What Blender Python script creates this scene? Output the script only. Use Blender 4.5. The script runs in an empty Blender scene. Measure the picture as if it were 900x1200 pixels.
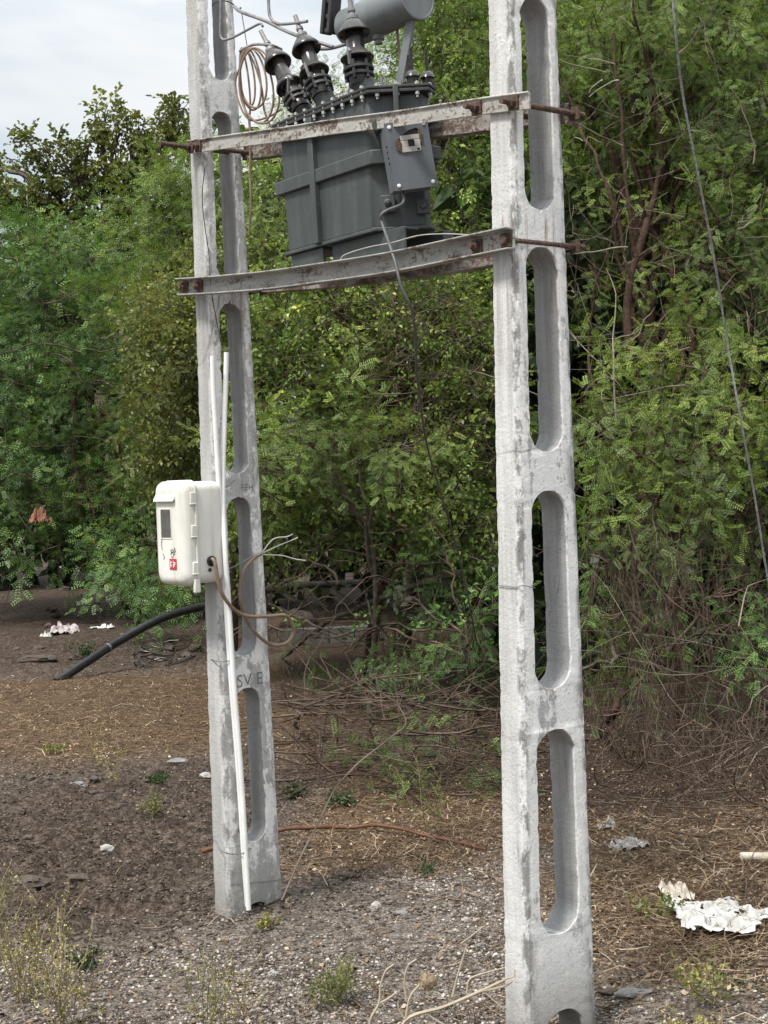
import bpy, bmesh, math, random
import numpy as np
from mathutils import Vector, Matrix, noise as mnoise

rnd = random.Random(7)
rg = np.random.default_rng(11)
sc = bpy.context.scene
col = sc.collection

# ------------------------------------------------------------------ camera frame
FPX, CAMH = 1733.0, 1.6
PIT, ROLL = math.radians(-1.45), math.radians(2.1)
FW = np.array([0, math.cos(PIT), math.sin(PIT)])
R0 = np.array([1.0, 0, 0]); U0 = np.array([0, -math.sin(PIT), math.cos(PIT)])
RT = R0*math.cos(ROLL) - U0*math.sin(ROLL); UP = U0*math.cos(ROLL) + R0*math.sin(ROLL)
CAM = np.array([0, 0, CAMH])
def ray(x, y): return FW + RT*(x-450)/FPX - UP*(y-600)/FPX
def at(x, y, Y): d = ray(x, y); return CAM + d*(Y/d[1])
def gr(x, y): d = ray(x, y); return CAM + d*(-CAMH/d[2])
PL, PR = gr(292, 1068), gr(646, 1197)
_d = PR - PL; SPAN = float(np.hypot(_d[0], _d[1])); UX = _d/SPAN; UX[2] = 0
BETA = math.atan2(-UX[1], UX[0]); VX = np.array([math.sin(BETA), math.cos(BETA), 0]); ZX = np.array([0, 0, 1.0])
def F(u, v, z): return PL + UX*u + VX*v + ZX*z
def uv(x, y, v):
    d = ray(x, y); t = (v-(CAM-PL)@VX)/(d@VX); P = CAM+d*t; return float((P-PL)@UX), float(P[2])
def onv(x, y, v): u, z = uv(x, y, v); return F(u, v, z)
def onu(x, y, u):
    d = ray(x, y); t = (u-(CAM-PL)@UX)/(d@UX); return CAM+d*t

# ------------------------------------------------------------------ numpy noise
_T = rg.random((256, 256))
def vnoise(x, y):
    xi = np.floor(x).astype(int); yi = np.floor(y).astype(int); fx = x-xi; fy = y-yi
    fx = fx*fx*(3-2*fx); fy = fy*fy*(3-2*fy); g = lambda a, b: _T[a % 256, b % 256]
    return (g(xi, yi)*(1-fx)+g(xi+1, yi)*fx)*(1-fy) + (g(xi, yi+1)*(1-fx)+g(xi+1, yi+1)*fx)*fy
def fbm(x, y, o=4):
    s = 0; a = .5; t = 0
    for k in range(o): s = s + a*vnoise(x*2**k+17*k, y*2**k+31*k); t += a; a *= .5
    return s/t
def sstep(a, b, x): t = np.clip((x-a)/(b-a), 0, 1); return t*t*(3-2*t)
def soil_mask(x, y):      # dark tilled earth on the left
    n = fbm(x*.9+5, y*.9, 4)
    a = sstep(-.10, -.95, x+1.3*(n-.5)+.05*(y-7)) * sstep(4.7, 5.8, y+1.2*(n-.5)) * sstep(9.2, 7.6, y+1.8*(n-.5))
    b = sstep(-.8, -1.6, x+1.2*(n-.5)) * sstep(12.2, 13.2, y+1.6*(n-.5))
    return np.clip(np.maximum(a, b), 0, 1)
def straw_mask(x, y):
    n = fbm(x*1.3+50, y*1.3+9, 4)
    a = np.maximum(sstep(6.6, 8.4, y+2.2*(n-.5)), sstep(-.75, -.45, x+.5*(n-.5))*sstep(5.55, 6.3, y+1.1*(n-.5))) * (1-.85*soil_mask(x, y))
    b = sstep(.2, .8, x+.8*(n-.5)) * sstep(4.2, 5.0, y+.8*(n-.5))
    return np.clip(np.maximum(a, b), 0, 1)
def litter_shade_mask(x, y):      # leaf litter under the bushes, their shade put into the ground colour
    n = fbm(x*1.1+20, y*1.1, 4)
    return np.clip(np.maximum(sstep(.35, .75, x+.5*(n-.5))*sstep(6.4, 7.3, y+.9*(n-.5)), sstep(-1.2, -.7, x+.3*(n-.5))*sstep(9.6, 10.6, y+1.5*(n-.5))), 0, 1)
def gz(x, y):
    x = np.asarray(x, float); y = np.asarray(y, float)
    near = sstep(60, 25, np.abs(y)+np.abs(x))
    s = soil_mask(x, y)
    h = .05*(fbm(x*.45, y*.45, 3)-.5) + .035*(fbm(x*2.3+3, y*2.3, 4)-.5)*(.5+1.2*s) + .07*s*(fbm(x*7, y*7+4, 3)-.5) + .05*s*(fbm(x*19+2, y*19, 2)-.5)
    h = h + .012*(fbm(x*14+1, y*14, 2)-.5)
    for P, mh in ((PL, 1.0), (PR, .3)):
        r = np.hypot(x-P[0], y-P[1]); h = h*sstep(.1, .6, r)+.045*mh*np.exp(-((r-.10)/.13)**2)*(.2+1.3*fbm(x*6+2, y*6, 3)**1.5)
    h = h-.075*np.exp(-(np.hypot(x-PR[0], (y-PR[1])*.8)/.42)**2)
    return h*near
def gp(x, y): P = gr(x, y); P[2] = float(gz(P[0], P[1])); return P

# ------------------------------------------------------------------ mesh builder
class MB:
    def __init__(s): s.v = []; s.f = []
    def add(s, vs, fs):
        n = len(s.v); s.v += [tuple(float(c) for c in p) for p in vs]; s.f += [tuple(i+n for i in q) for q in fs]; return s
    def box(s, c, h, ax=None):
        X, Y, Z = ax if ax is not None else (np.array([1., 0, 0]), np.array([0, 1., 0]), ZX)
        c = np.array(c, float)
        vs = [c+X*h[0]*a+Y*h[1]*b+Z*h[2]*d for d in (-1, 1) for b in (-1, 1) for a in (-1, 1)]
        return s.add(vs, [(0, 2, 3, 1), (4, 5, 7, 6), (0, 1, 5, 4), (2, 6, 7, 3), (0, 4, 6, 2), (1, 3, 7, 5)])
    def tube(s, pts, r, n=8, cap=True):
        P = [np.array(p, float) for p in pts]; m = len(P)
        rr = r if hasattr(r, '__len__') else [r]*m
        vs = []; N = None
        for i in range(m):
            t = P[min(i+1, m-1)]-P[max(i-1, 0)]; L = np.linalg.norm(t); t = t/L if L > 1e-9 else ZX
            if N is None:
                a = ZX if abs(t[2]) < .9 else np.array([1., 0, 0]); N = np.cross(a, t)
            N = N-t*(N@t); N = N/(np.linalg.norm(N)+1e-12); B = np.cross(t, N)
            for k in range(n):
                a = 2*math.pi*k/n; vs.append(P[i]+(N*math.cos(a)+B*math.sin(a))*rr[i])
        fs = [(i*n+k, i*n+(k+1) % n, (i+1)*n+(k+1) % n, (i+1)*n+k) for i in range(m-1) for k in range(n)]
        if cap: fs += [tuple(range(n))[::-1], tuple((m-1)*n+k for k in range(n))]
        return s.add(vs, fs)
    def lathe(s, o, axis, prof, n=28):
        o = np.array(o, float); t = np.array(axis, float); t /= np.linalg.norm(t)
        a = ZX if abs(t[2]) < .9 else np.array([1., 0, 0]); N = np.cross(a, t); N /= np.linalg.norm(N); B = np.cross(t, N)
        vs = [o+t*h+(N*math.cos(2*math.pi*k/n)+B*math.sin(2*math.pi*k/n))*r for r, h in prof for k in range(n)]
        m = len(prof)
        fs = [(i*n+k, i*n+(k+1) % n, (i+1)*n+(k+1) % n, (i+1)*n+k) for i in range(m-1) for k in range(n)]
        fs += [tuple(range(n))[::-1], tuple((m-1)*n+k for k in range(n))]
        return s.add(vs, fs)
    def prism(s, lo, hi):        # two equal polygons (3-D points), counter-clockwise seen from the 'hi' side
        n = len(lo); fs = [(i, (i+1) % n, n+(i+1) % n, n+i) for i in range(n)]
        return s.add(list(lo)+list(hi), fs+[tuple(range(n))[::-1], tuple(range(n, 2*n))])
    def build(s, name, mat, parent=None, bevel=0, smooth=35, org=None, seg=2):
        me = bpy.data.meshes.new(name)
        o = np.array(org if org is not None else (0, 0, 0), float)
        me.from_pydata([(a-o[0], b-o[1], c-o[2]) for a, b, c in s.v], [], s.f); me.update()
        if smooth:
            me.polygons.foreach_set('use_smooth', [True]*len(me.polygons))
            me.set_sharp_from_angle(angle=math.radians(smooth))
        me.materials.append(mat)
        ob = bpy.data.objects.new(name, me); col.objects.link(ob); ob.location = o
        if parent is not None: ob.parent = parent
        if bevel:
            b = ob.modifiers.new('bevel', 'BEVEL'); b.width = bevel; b.segments = seg; b.limit_method = 'ANGLE'
        return ob
def quadmesh(name, V, nq, tint, mat, parent=None, org=(0, 0, 0)):
    """V: (nq*4,3) positions, four per face; tint: per-face float"""
    me = bpy.data.meshes.new(name)
    me.vertices.add(len(V)); me.vertices.foreach_set('co', (V-np.array(org)).astype(np.float32).ravel())
    me.loops.add(nq*4); me.loops.foreach_set('vertex_index', np.arange(nq*4, dtype=np.int32))
    me.polygons.add(nq); me.polygons.foreach_set('loop_start', np.arange(0, nq*4, 4, dtype=np.int32))
    me.update(calc_edges=True)
    a = me.attributes.new('tint', 'FLOAT', 'FACE'); a.data.foreach_set('value', tint.astype(np.float32))
    me.materials.append(mat)
    ob = bpy.data.objects.new(name, me); col.objects.link(ob); ob.location = org
    if parent is not None: ob.parent = parent
    return ob
def tag(o, label=None, cat=None, group=None, kind=None):
    for k, v in (('label', label), ('category', cat), ('group', group), ('kind', kind)):
        if v: o[k] = v
    return o
def empty(name, loc, rz=0, label=None, cat=None, group=None):
    o = bpy.data.objects.new(name, None); col.objects.link(o); o.location = loc; o.rotation_euler = (0, 0, rz); o.empty_display_size = .1
    return tag(o, label, cat, group)
def crv(pts, n=10):           # catmull-rom through points
    P = [np.array(p, float) for p in pts]; P = [2*P[0]-P[1]]+P+[2*P[-1]-P[-2]]; out = []
    for i in range(1, len(P)-2):
        for k in range(n):
            t = k/n; a, b, c, d = P[i-1:i+3]
            out.append(.5*((2*b)+(c-a)*t+(2*a-5*b+4*c-d)*t*t+(3*b-a-3*c+d)*t**3))
    out.append(P[-2]); return out

# ------------------------------------------------------------------ materials
class M:
    def __init__(s, name):
        s.m = bpy.data.materials.new(name); s.m.use_nodes = True; s.nt = s.m.node_tree; s.N = s.nt.nodes; s.N.clear()
        s.out = s.N.new('ShaderNodeOutputMaterial'); s.b = s.N.new('ShaderNodeBsdfPrincipled'); s.L(s.b.outputs[0], s.out.inputs[0])
        s.tc = s.N.new('ShaderNodeTexCoord'); s.geo = s.N.new('ShaderNodeNewGeometry')
    def L(s, a, b): s.nt.links.new(a, b)
    def put(s, a, b):
        if isinstance(a, bpy.types.NodeSocket): s.L(a, b)
        else: b.default_value = a if not (isinstance(a, tuple) and len(a) == 3 and b.type == 'RGBA') else (*a, 1)
    def noise(s, scale, detail=4, rough=.55, vec=None, stretch=None, dist=0):
        n = s.N.new('ShaderNodeTexNoise'); n.inputs['Scale'].default_value = scale; n.inputs['Detail'].default_value = detail
        n.inputs['Roughness'].default_value = rough; n.inputs['Distortion'].default_value = dist
        v = vec or s.geo.outputs['Position']
        if stretch:
            mp = s.N.new('ShaderNodeMapping'); mp.inputs['Scale'].default_value = stretch; s.L(v, mp.inputs[0]); v = mp.outputs[0]
        s.L(v, n.inputs['Vector']); return n.outputs[0]
    def voro(s, scale, feat='F1', vec=None):
        n = s.N.new('ShaderNodeTexVoronoi'); n.feature = feat; n.inputs['Scale'].default_value = scale
        s.L(vec or s.geo.outputs['Position'], n.inputs['Vector']); return n
    def ramp(s, fac, stops, interp='LINEAR'):
        n = s.N.new('ShaderNodeValToRGB'); n.color_ramp.interpolation = interp; e = n.color_ramp.elements
        while len(e) < len(stops): e.new(.5)
        for i, (p, c) in enumerate(stops):
            e[i].position = p; e[i].color = (*c, 1) if isinstance(c, tuple) else (c, c, c, 1)
        s.L(fac, n.inputs[0]); return n.outputs[0]
    def mix(s, fac, a, b, mode='MIX'):
        n = s.N.new('ShaderNodeMix'); n.data_type = 'RGBA'; n.blend_type = mode
        s.put(fac, n.inputs[0]); s.put(a, n.inputs[6]); s.put(b, n.inputs[7]); return n.outputs[2]
    def math(s, op, a, b=0.0):
        n = s.N.new('ShaderNodeMath'); n.operation = op; s.put(a, n.inputs[0]); s.put(b, n.inputs[1]); return n.outputs[0]
    def attr(s, name):
        n = s.N.new('ShaderNodeAttribute'); n.attribute_name = name; return n
    def sep(s, vec):
        n = s.N.new('ShaderNodeSeparateXYZ'); s.L(vec, n.inputs[0]); return n.outputs
    def bump(s, h, strength=.4, dist=.01):
        n = s.N.new('ShaderNodeBump'); n.inputs['Strength'].default_value = strength; n.inputs['Distance'].default_value = dist
        s.L(h, n.inputs['Height']); s.L(n.outputs[0], s.b.inputs['Normal'])
    def fin(s, color=None, rough=.6, metal=0.0, spec=None):
        if color is not None: s.put(color, s.b.inputs['Base Color'])
        s.put(rough, s.b.inputs['Roughness']); s.put(metal, s.b.inputs['Metallic'])
        if spec is not None: s.b.inputs['Specular IOR Level'].default_value = spec
        return s.m

def concrete(name, lime, base=(.25, .26, .255), dark=(.10, .10, .098), side=(.36, .365, .36)):
    m = M(name)
    P = m.geo.outputs['Position']
    big = m.noise(5, 5, .6); streak = m.noise(3, 4, .6, stretch=(11, 11, .5)); fine = m.noise(110, 4, .7); mid = m.noise(30, 6, .7)
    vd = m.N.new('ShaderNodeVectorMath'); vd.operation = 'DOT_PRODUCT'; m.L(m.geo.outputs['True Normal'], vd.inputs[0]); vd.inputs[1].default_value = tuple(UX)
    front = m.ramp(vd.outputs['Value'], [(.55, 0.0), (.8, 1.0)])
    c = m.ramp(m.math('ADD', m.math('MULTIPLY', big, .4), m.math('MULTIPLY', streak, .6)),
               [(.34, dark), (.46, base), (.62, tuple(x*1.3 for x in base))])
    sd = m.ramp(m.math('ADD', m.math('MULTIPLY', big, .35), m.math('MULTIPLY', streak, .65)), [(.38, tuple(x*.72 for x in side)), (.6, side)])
    f = m.math('ADD', m.math('ADD', m.math('SUBTRACT', m.math('MULTIPLY', mid, .5), .2), m.math('MULTIPLY', m.noise(2.6, 5, .65, stretch=(4, 4, .9)), .9)), m.math('MULTIPLY', m.math('SUBTRACT', fine, .5), .16))
    lim = m.ramp(f, [(.53-lime*.2, 0.0), (.58-lime*.2, 1.0)])
    cf = m.mix(m.math('MULTIPLY', lim, .92), c, (.765, .755, .735))
    nv = m.math('ABSOLUTE', m.sep(m.geo.outputs['True Normal'])[2])
    dv = m.N.new('ShaderNodeVectorMath'); dv.operation = 'DOT_PRODUCT'; m.L(m.geo.outputs['True Normal'], dv.inputs[0]); dv.inputs[1].default_value = tuple(VX)
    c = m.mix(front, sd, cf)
    inn = m.attr('inner').outputs['Fac']; c = m.mix(m.ramp(inn, [(.55, 0.0), (.95, .62)]), c, m.ramp(m.math('ADD', m.math('MULTIPLY', streak, .6), m.math('MULTIPLY', mid, .4)), [(.35, (.13, .133, .135)), (.65, (.235, .24, .243))]))  # slot walls coloured darker: shade of the recess put into the concrete
    rid = m.attr('ridge').outputs['Fac']
    pitn = m.ramp(m.noise(26, 4, .7, stretch=(1, 1, .5)), [(.46, 0.0), (.56, 1.0)])
    rcol = m.mix(pitn, (.66, .66, .65), (.17, .165, .155))
    c = m.mix(m.math('MULTIPLY', m.ramp(rid, [(.35, 0.0), (.9, 1.0)]), .45+.5*lime), c, rcol)
    c = m.mix(m.math('MULTIPLY', m.ramp(fine, [(.34, 1.0), (.46, 0.0)]), .26), c, (.12, .12, .118))
    pits = m.voro(85); c = m.mix(m.math('MULTIPLY', m.ramp(pits.outputs['Distance'], [(.10, 1.0), (.22, 0.0)]), m.ramp(m.noise(13, 2), [(.52, 0.0), (.64, .8)])), c, (.05, .05, .05))
    stain = m.ramp(m.noise(2.4, 3, .6, stretch=(5, 5, .8)), [(.62, 0.0), (.74, .42)])
    c = m.mix(stain, c, (.27, .20, .13))
    mpv = m.N.new('ShaderNodeMapping'); mpv.inputs['Scale'].default_value = (2.2, 2.2, 1.3); m.L(P, mpv.inputs[0])
    wn = m.N.new('ShaderNodeTexNoise'); wn.inputs['Scale'].default_value = 7; m.L(P, wn.inputs['Vector'])
    wv_ = m.N.new('ShaderNodeVectorMath'); wv_.operation = 'SCALE'; wv_.inputs['Scale'].default_value = .10; m.L(wn.outputs[1], wv_.inputs[0])
    wa = m.N.new('ShaderNodeVectorMath'); wa.operation = 'ADD'; m.L(mpv.outputs[0], wa.inputs[0]); m.L(wv_.outputs[0], wa.inputs[1])
    ck_ = m.voro(1.6, 'DISTANCE_TO_EDGE', wa.outputs[0])
    c = m.mix(m.math('MULTIPLY', m.ramp(ck_.outputs['Distance'], [(.004, 1.0), (.010, 0.0)]), m.ramp(m.noise(3.1, 2), [(.56, 0.0), (.64, .55)])), c, (.10, .098, .095))
    zz = m.sep(P)[2]
    run = m.math('MULTIPLY', m.ramp(m.math('MULTIPLY', zz, .25), [(.46, 0.0), (.565, .75), (.5725, .85), (.580, .15), (.63, .1), (.66, .6), (.70, .05), (.72, 0.0)]), m.ramp(m.noise(9, 3, .6, stretch=(9, 9, .35)), [(.52, 0.0), (.68, .9)]))
    c = m.mix(run, c, (.20, .115, .07))
    soil = m.math('MULTIPLY', m.ramp(m.math('ADD', zz, m.math('MULTIPLY', mid, .15)), [(.05, 1.0), (.30, 0.0)]), .8)
    c = m.mix(soil, c, (.18, .165, .145))
    m.bump(m.math('ADD', m.math('MULTIPLY', fine, .7), mid), .6, .005)
    return m.fin(c, m.ramp(mid, [(.3, .75), (.7, .95)]), spec=.25)
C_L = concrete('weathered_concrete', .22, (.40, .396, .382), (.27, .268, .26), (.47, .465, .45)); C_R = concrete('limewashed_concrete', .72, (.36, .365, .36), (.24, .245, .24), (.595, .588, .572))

def rusty(name, paint, amt, rough=.7):
    m = M(name)
    n = m.noise(9, 7, .75, stretch=(1, 1, 3)); n2 = m.noise(80, 5, .75); n3 = m.noise(7, 3, .6, stretch=(1, 1, 6))
    f = m.math('ADD', m.math('MULTIPLY', n, .55), m.math('MULTIPLY', n2, .45))
    r = m.ramp(n2, [(.3, (.03, .021, .017)), (.5, (.085, .055, .042)), (.7, (.19, .125, .09))])
    p = m.ramp(n3, [(.3, tuple(x*.62 for x in paint)), (.7, paint)])
    c = m.mix(m.ramp(f, [(.56-amt*.25, 0.0), (.62-amt*.25, 1.0)]), p, r)
    m.bump(f, .5, .004)
    return m.fin(c, rough, spec=.3)
BEAM = rusty('peeling_painted_steel', (.46, .445, .41), .24); BEAMREAR = rusty('brown_stained_steel', (.34, .315, .285), .42); BEAMLOW = rusty('stained_grey_steel', (.38, .375, .35), .20); RUST = rusty('rust_brown_steel', (.07, .035, .025), .7, .8)

def paint(name, c0, c1, dust=.35, rough=.5, dustc=(.22, .215, .2)):
    m = M(name)
    n = m.noise(6, 5, .6); st = m.noise(5, 4, .6, stretch=(6, 6, .6)); fi = m.noise(90, 3, .6)
    c = m.ramp(m.math('ADD', m.math('MULTIPLY', n, .5), m.math('MULTIPLY', st, .5)), [(.3, c0), (.65, c1)])
    nz = m.sep(m.geo.outputs['Normal'])[2]
    d = m.math('MULTIPLY', m.ramp(m.math('ADD', nz, m.math('MULTIPLY', n, .4)), [(.35, 0.0), (.95, 1.0)]), dust)
    d = m.math('ADD', d, m.math('MULTIPLY', m.ramp(m.math('ADD', m.math('MULTIPLY', st, .6), m.math('MULTIPLY', fi, .4)), [(.5, 0.0), (.72, 1.0)]), dust*.45))
    c = m.mix(d, c, dustc)
    chip = m.ramp(m.math('ADD', m.math('MULTIPLY', fi, .45), m.math('MULTIPLY', m.noise(14, 5, .7), .55)), [(.66, 0.0), (.69, .8)])
    c = m.mix(chip, c, (.06, .035, .025))
    m.bump(m.math('ADD', n, m.math('MULTIPLY', fi, .3)), .15, .01)
    return m.fin(c, m.ramp(n, [(.3, rough-.08), (.7, rough+.15)]), spec=.4)
TANK = paint('dark_grey_enamel', (.036, .044, .043), (.060, .070, .068), .28, .42); GREY = paint('light_grey_enamel', (.13, .145, .15), (.19, .205, .21), .3, .45)
CBOX = paint('slate_grey_enamel', (.085, .095, .105), (.12, .13, .145), .2, .5)
PORC = paint('brown_black_porcelain', (.010, .008, .008), (.018, .014, .013), .42, .16, (.17, .165, .16))
DARKST = paint('blackened_steel', (.02, .02, .02), (.04, .04, .04), .3, .55)
ZINC = paint('galvanised_steel', (.3, .3, .3), (.45, .45, .44), .3, .4)
def plain(name, c0, c1, rough=.5, sc_=12, spec=.4, bump=.15):
    m = M(name); n = m.noise(sc_, 5, .6); m.bump(m.noise(sc_*6, 3, .6), bump, .003)
    return m.fin(m.ramp(n, [(.3, c0), (.7, c1)]), rough, spec=spec)
def whiteplast():
    m = M('weathered_white_plastic'); n = m.noise(5, 4, .6); st = m.noise(6, 5, .65, stretch=(7, 7, .35))
    c = m.ramp(n, [(.3, (.62, .60, .54)), (.7, (.76, .75, .705))])
    c = m.mix(m.ramp(st, [(.48, 0.0), (.72, .55)]), c, (.42, .39, .32))
    sp = m.voro(160); c = m.mix(m.math('MULTIPLY', m.ramp(sp.outputs['Distance'], [(.1, 1.0), (.2, 0.0)]), m.ramp(m.noise(20, 2), [(.56, 0.0), (.7, .7)])), c, (.2, .18, .15))
    m.bump(m.noise(200, 2), .08, .002); return m.fin(c, .42, spec=.4)
WPL = whiteplast()
PVC = plain('white_pvc', (.70, .70, .68), (.82, .82, .81), .35); BLACKP = plain('black_polythene', (.014, .014, .015), (.03, .03, .03), .35, 20)
BROWNC = plain('brown_cable_sheath', (.16, .105, .07), (.27, .19, .135), .5, 30); GREYC = plain('grey_cable_sheath', (.07, .07, .07), (.13, .13, .13), .5, 30)
ALU = plain('dull_aluminium', (.14, .14, .14), (.26, .26, .26), .45, 40); STAY = plain('stranded_wire', (.08, .083, .085), (.30, .30, .30), .5, 75, .5); BLACKR = plain('black_rubber_and_hollow', (.012, .012, .012), (.02, .02, .02), .6)
WIREM = plain('thin_tie_wire', (.10, .10, .10), (.22, .21, .20), .5, 40); PALEW = plain('pale_bare_wire', (.35, .33, .30), (.5, .48, .44), .5, 40)
GLASSD = plain('dusty_dark_window', (.07, .07, .066), (.12, .12, .11), .3, 30); INK = plain('faded_ink', (.05, .05, .055), (.14, .14, .14), .8, 60)
REDS = plain('red_label', (.42, .03, .03), (.5, .05, .05), .5); WHT = plain('white_print', (.75, .74, .72), (.8, .8, .78), .5)
INKC = plain('faded_black_paint', (.07, .07, .07), (.22, .22, .215), .9, 90)
BARKB = plain('reddish_bark', (.020, .012, .009), (.085, .05, .034), .9, 40, .2, 1.0); BARKG = plain('grey_bark', (.045, .035, .027), (.12, .098, .078), .9, 25, .2, .8)
TWIGL = plain('dry_pale_twig', (.05, .037, .027), (.33, .27, .21), .85, 4, .2); TWIGM = plain('dry_vine_bark', (.028, .019, .013), (.16, .118, .086), .85, 6, .2); TWIGD = plain('dry_brown_twig', (.022, .015, .011), (.15, .108, .08), .85, 9, .2)
STRAWC = plain('bleached_dry_stem', (.30, .25, .18), (.46, .39, .29), .8, 20, .2)
REDSTICK = plain('reddish_dry_stick', (.10, .045, .028), (.17, .085, .05), .8, 20, .2)
PLASTIC = plain('torn_white_plastic', (.42, .40, .36), (.72, .71, .68), .4, 14); PLASTAN = plain('soiled_plastic', (.36, .30, .22), (.68, .63, .55), .5, 30)
PLASPINK = plain('faded_pinkish_plastic', (.32, .25, .24), (.5, .48, .46), .5, 22); PLASGREY = plain('greyed_plastic', (.24, .22, .2), (.48, .46, .43), .5, 22)
ORANGE = plain('faded_orange_cloth', (.16, .07, .045), (.30, .14, .095), .9, 20); BRICK = plain('dull_red_brick', (.07, .034, .028), (.14, .07, .058), .9, 20)
BLOCKM = plain('mossy_block', (.05, .055, .045), (.13, .125, .11), .95, 14, .2, .5)
def stone(name, a, b):
    m = M(name); n = m.noise(28, 6, .7); m.bump(n, .7, .01); return m.fin(m.ramp(n, [(.3, a), (.7, b)]), .9, spec=.2)
STONEG = stone('grey_stone', (.12, .115, .11), (.32, .31, .30)); STONED = stone('dark_earth_clod', (.04, .032, .027), (.135, .11, .092)); STONEW = stone('pale_stone', (.24, .225, .21), (.42, .40, .375))

def leafmat(name, stops, twig=(.09, .062, .045), trans=.26, rough=.42):
    if name != 'shaded_leaf': stops = [(p, (min(.55, c[0]*1.72), min(.6, c[1]*1.64), c[2]*1.12)) for p, c in stops]
    m = M(name); t = m.attr('tint').outputs['Fac']
    n = m.noise(1.3, 3, .6)
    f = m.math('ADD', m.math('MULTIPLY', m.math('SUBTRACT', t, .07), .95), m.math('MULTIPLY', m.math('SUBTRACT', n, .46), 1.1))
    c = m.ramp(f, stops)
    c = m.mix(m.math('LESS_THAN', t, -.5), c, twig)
    m.fin(c, rough, spec=.4)
    tr = m.N.new('ShaderNodeBsdfTranslucent'); m.L(m.mix(1.0, c, (1.25, 1.3, .7), 'MULTIPLY'), tr.inputs[0])
    mx = m.N.new('ShaderNodeMixShader'); mx.inputs[0].default_value = trans
    m.L(m.b.outputs[0], mx.inputs[1]); m.L(tr.outputs[0], mx.inputs[2]); m.L(mx.outputs[0], m.out.inputs[0])
    return m.m
LF_BLUE = leafmat('dark_feathery_leaf', [(0, (.018, .042, .018)), (.4, (.044, .096, .036)), (.74, (.105, .195, .064)), (1, (.22, .30, .10))])
LF_BRIGHT = leafmat('bright_feathery_leaf', [(0, (.026, .046, .014)), (.38, (.076, .128, .034)), (.7, (.15, .225, .062)), (1, (.27, .32, .11))])
LF_PALE = leafmat('pale_feathery_leaf', [(0, (.022, .042, .015)), (.36, (.084, .142, .044)), (.68, (.18, .265, .085)), (1, (.34, .38, .14))])
LF_ROUND = leafmat('olive_leaf', [(0, (.034, .045, .018)), (.45, (.08, .095, .034)), (.85, (.15, .165, .065)), (1, (.18, .19, .08))])
LF_OVAL = leafmat('creeper_leaf', [(0, (.022, .042, .013)), (.42, (.075, .122, .034)), (.75, (.16, .215, .068)), (.93, (.31, .34, .15)), (1, (.42, .33, .07))])
LF_YEL = leafmat('yellowing_creeper_leaf', [(0, (.028, .042, .014)), (.45, (.075, .098, .032)), (.8, (.14, .165, .06)), (.92, (.25, .25, .10)), (1, (.34, .21, .06))])
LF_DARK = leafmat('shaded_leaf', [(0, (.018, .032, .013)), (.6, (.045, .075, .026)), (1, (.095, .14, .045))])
LF_WEED = leafmat('dry_weed', [(0, (.12, .12, .05)), (.4, (.24, .21, .10)), (.75, (.36, .29, .14)), (1, (.42, .40, .20))], twig=(.21, .17, .09), trans=.2)
LF_HERB = leafmat('green_herb', [(0, (.04, .058, .025)), (.5, (.10, .118, .05)), (.85, (.19, .18, .08)), (1, (.30, .25, .12))], twig=(.2, .19, .09), trans=.25)

# ------------------------------------------------------------------ ground
def axis(parts):
    out = []
    for a, b, st in parts: out += list(np.arange(a, b, st))
    return np.array(out+[parts[-1][1]])
xs = axis([(-400, -60, 68), (-60, -12, 8), (-12, -4, .5), (-4, -2.4, .08), (-2.4, 2.4, .03), (2.4, 4, .08), (4, 12, .5), (12, 60, 8), (60, 400, 68)])
ys = axis([(-400, -40, 72), (-40, 0, 5), (0, 3, .3), (3, 8.5, .03), (8.5, 15, .07), (15, 26, .25), (26, 60, 4), (60, 400, 68)])
X, Y = np.meshgrid(xs, ys); nx, ny = len(xs), len(ys)
GV = np.stack([X.ravel(), Y.ravel(), gz(X, Y).ravel()], 1)
me = bpy.data.meshes.new('ground'); me.vertices.add(nx*ny); me.vertices.foreach_set('co', GV.astype(np.float32).ravel())
ii, jj = np.meshgrid(np.arange(nx-1), np.arange(ny-1)); a = (jj*nx+ii).ravel()
Q = np.stack([a, a+1, a+nx+1, a+nx], 1).astype(np.int32); nq = len(Q)
me.loops.add(nq*4); me.loops.foreach_set('vertex_index', Q.ravel()); me.polygons.add(nq)
me.polygons.foreach_set('loop_start', np.arange(0, nq*4, 4, dtype=np.int32)); me.polygons.foreach_set('use_smooth', np.ones(nq, bool)); me.update(calc_edges=True)
for nm, fn in (('soil', soil_mask), ('straw', straw_mask), ('litter_shade', litter_shade_mask)):
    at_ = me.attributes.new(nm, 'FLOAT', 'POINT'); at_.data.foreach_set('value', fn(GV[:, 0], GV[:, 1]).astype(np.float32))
m = M('dry_earth')
n1 = m.noise(3, 5, .65); n2 = m.noise(24, 6, .7); n3 = m.noise(90, 4, .7); vo = m.voro(55)
g = m.ramp(m.math('ADD', m.math('MULTIPLY', n2, .5), m.math('MULTIPLY', n3, .5)), [(.38, (.030, .023, .018)), (.46, (.17, .14, .117)), (.54, (.34, .295, .255)), (.65, (.60, .555, .50))])
s_ = m.ramp(m.math('ADD', m.math('MULTIPLY', n2, .6), m.math('MULTIPLY', n3, .4)), [(.38, (.020, .015, .012)), (.5, (.10, .074, .057)), (.62, (.27, .21, .17))])
w_ = m.ramp(m.math('ADD', m.math('MULTIPLY', n2, .4), m.math('MULTIPLY', n3, .6)), [(.38, (.034, .021, .013)), (.5, (.165, .104, .060)), (.62, (.42, .30, .19))])
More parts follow.
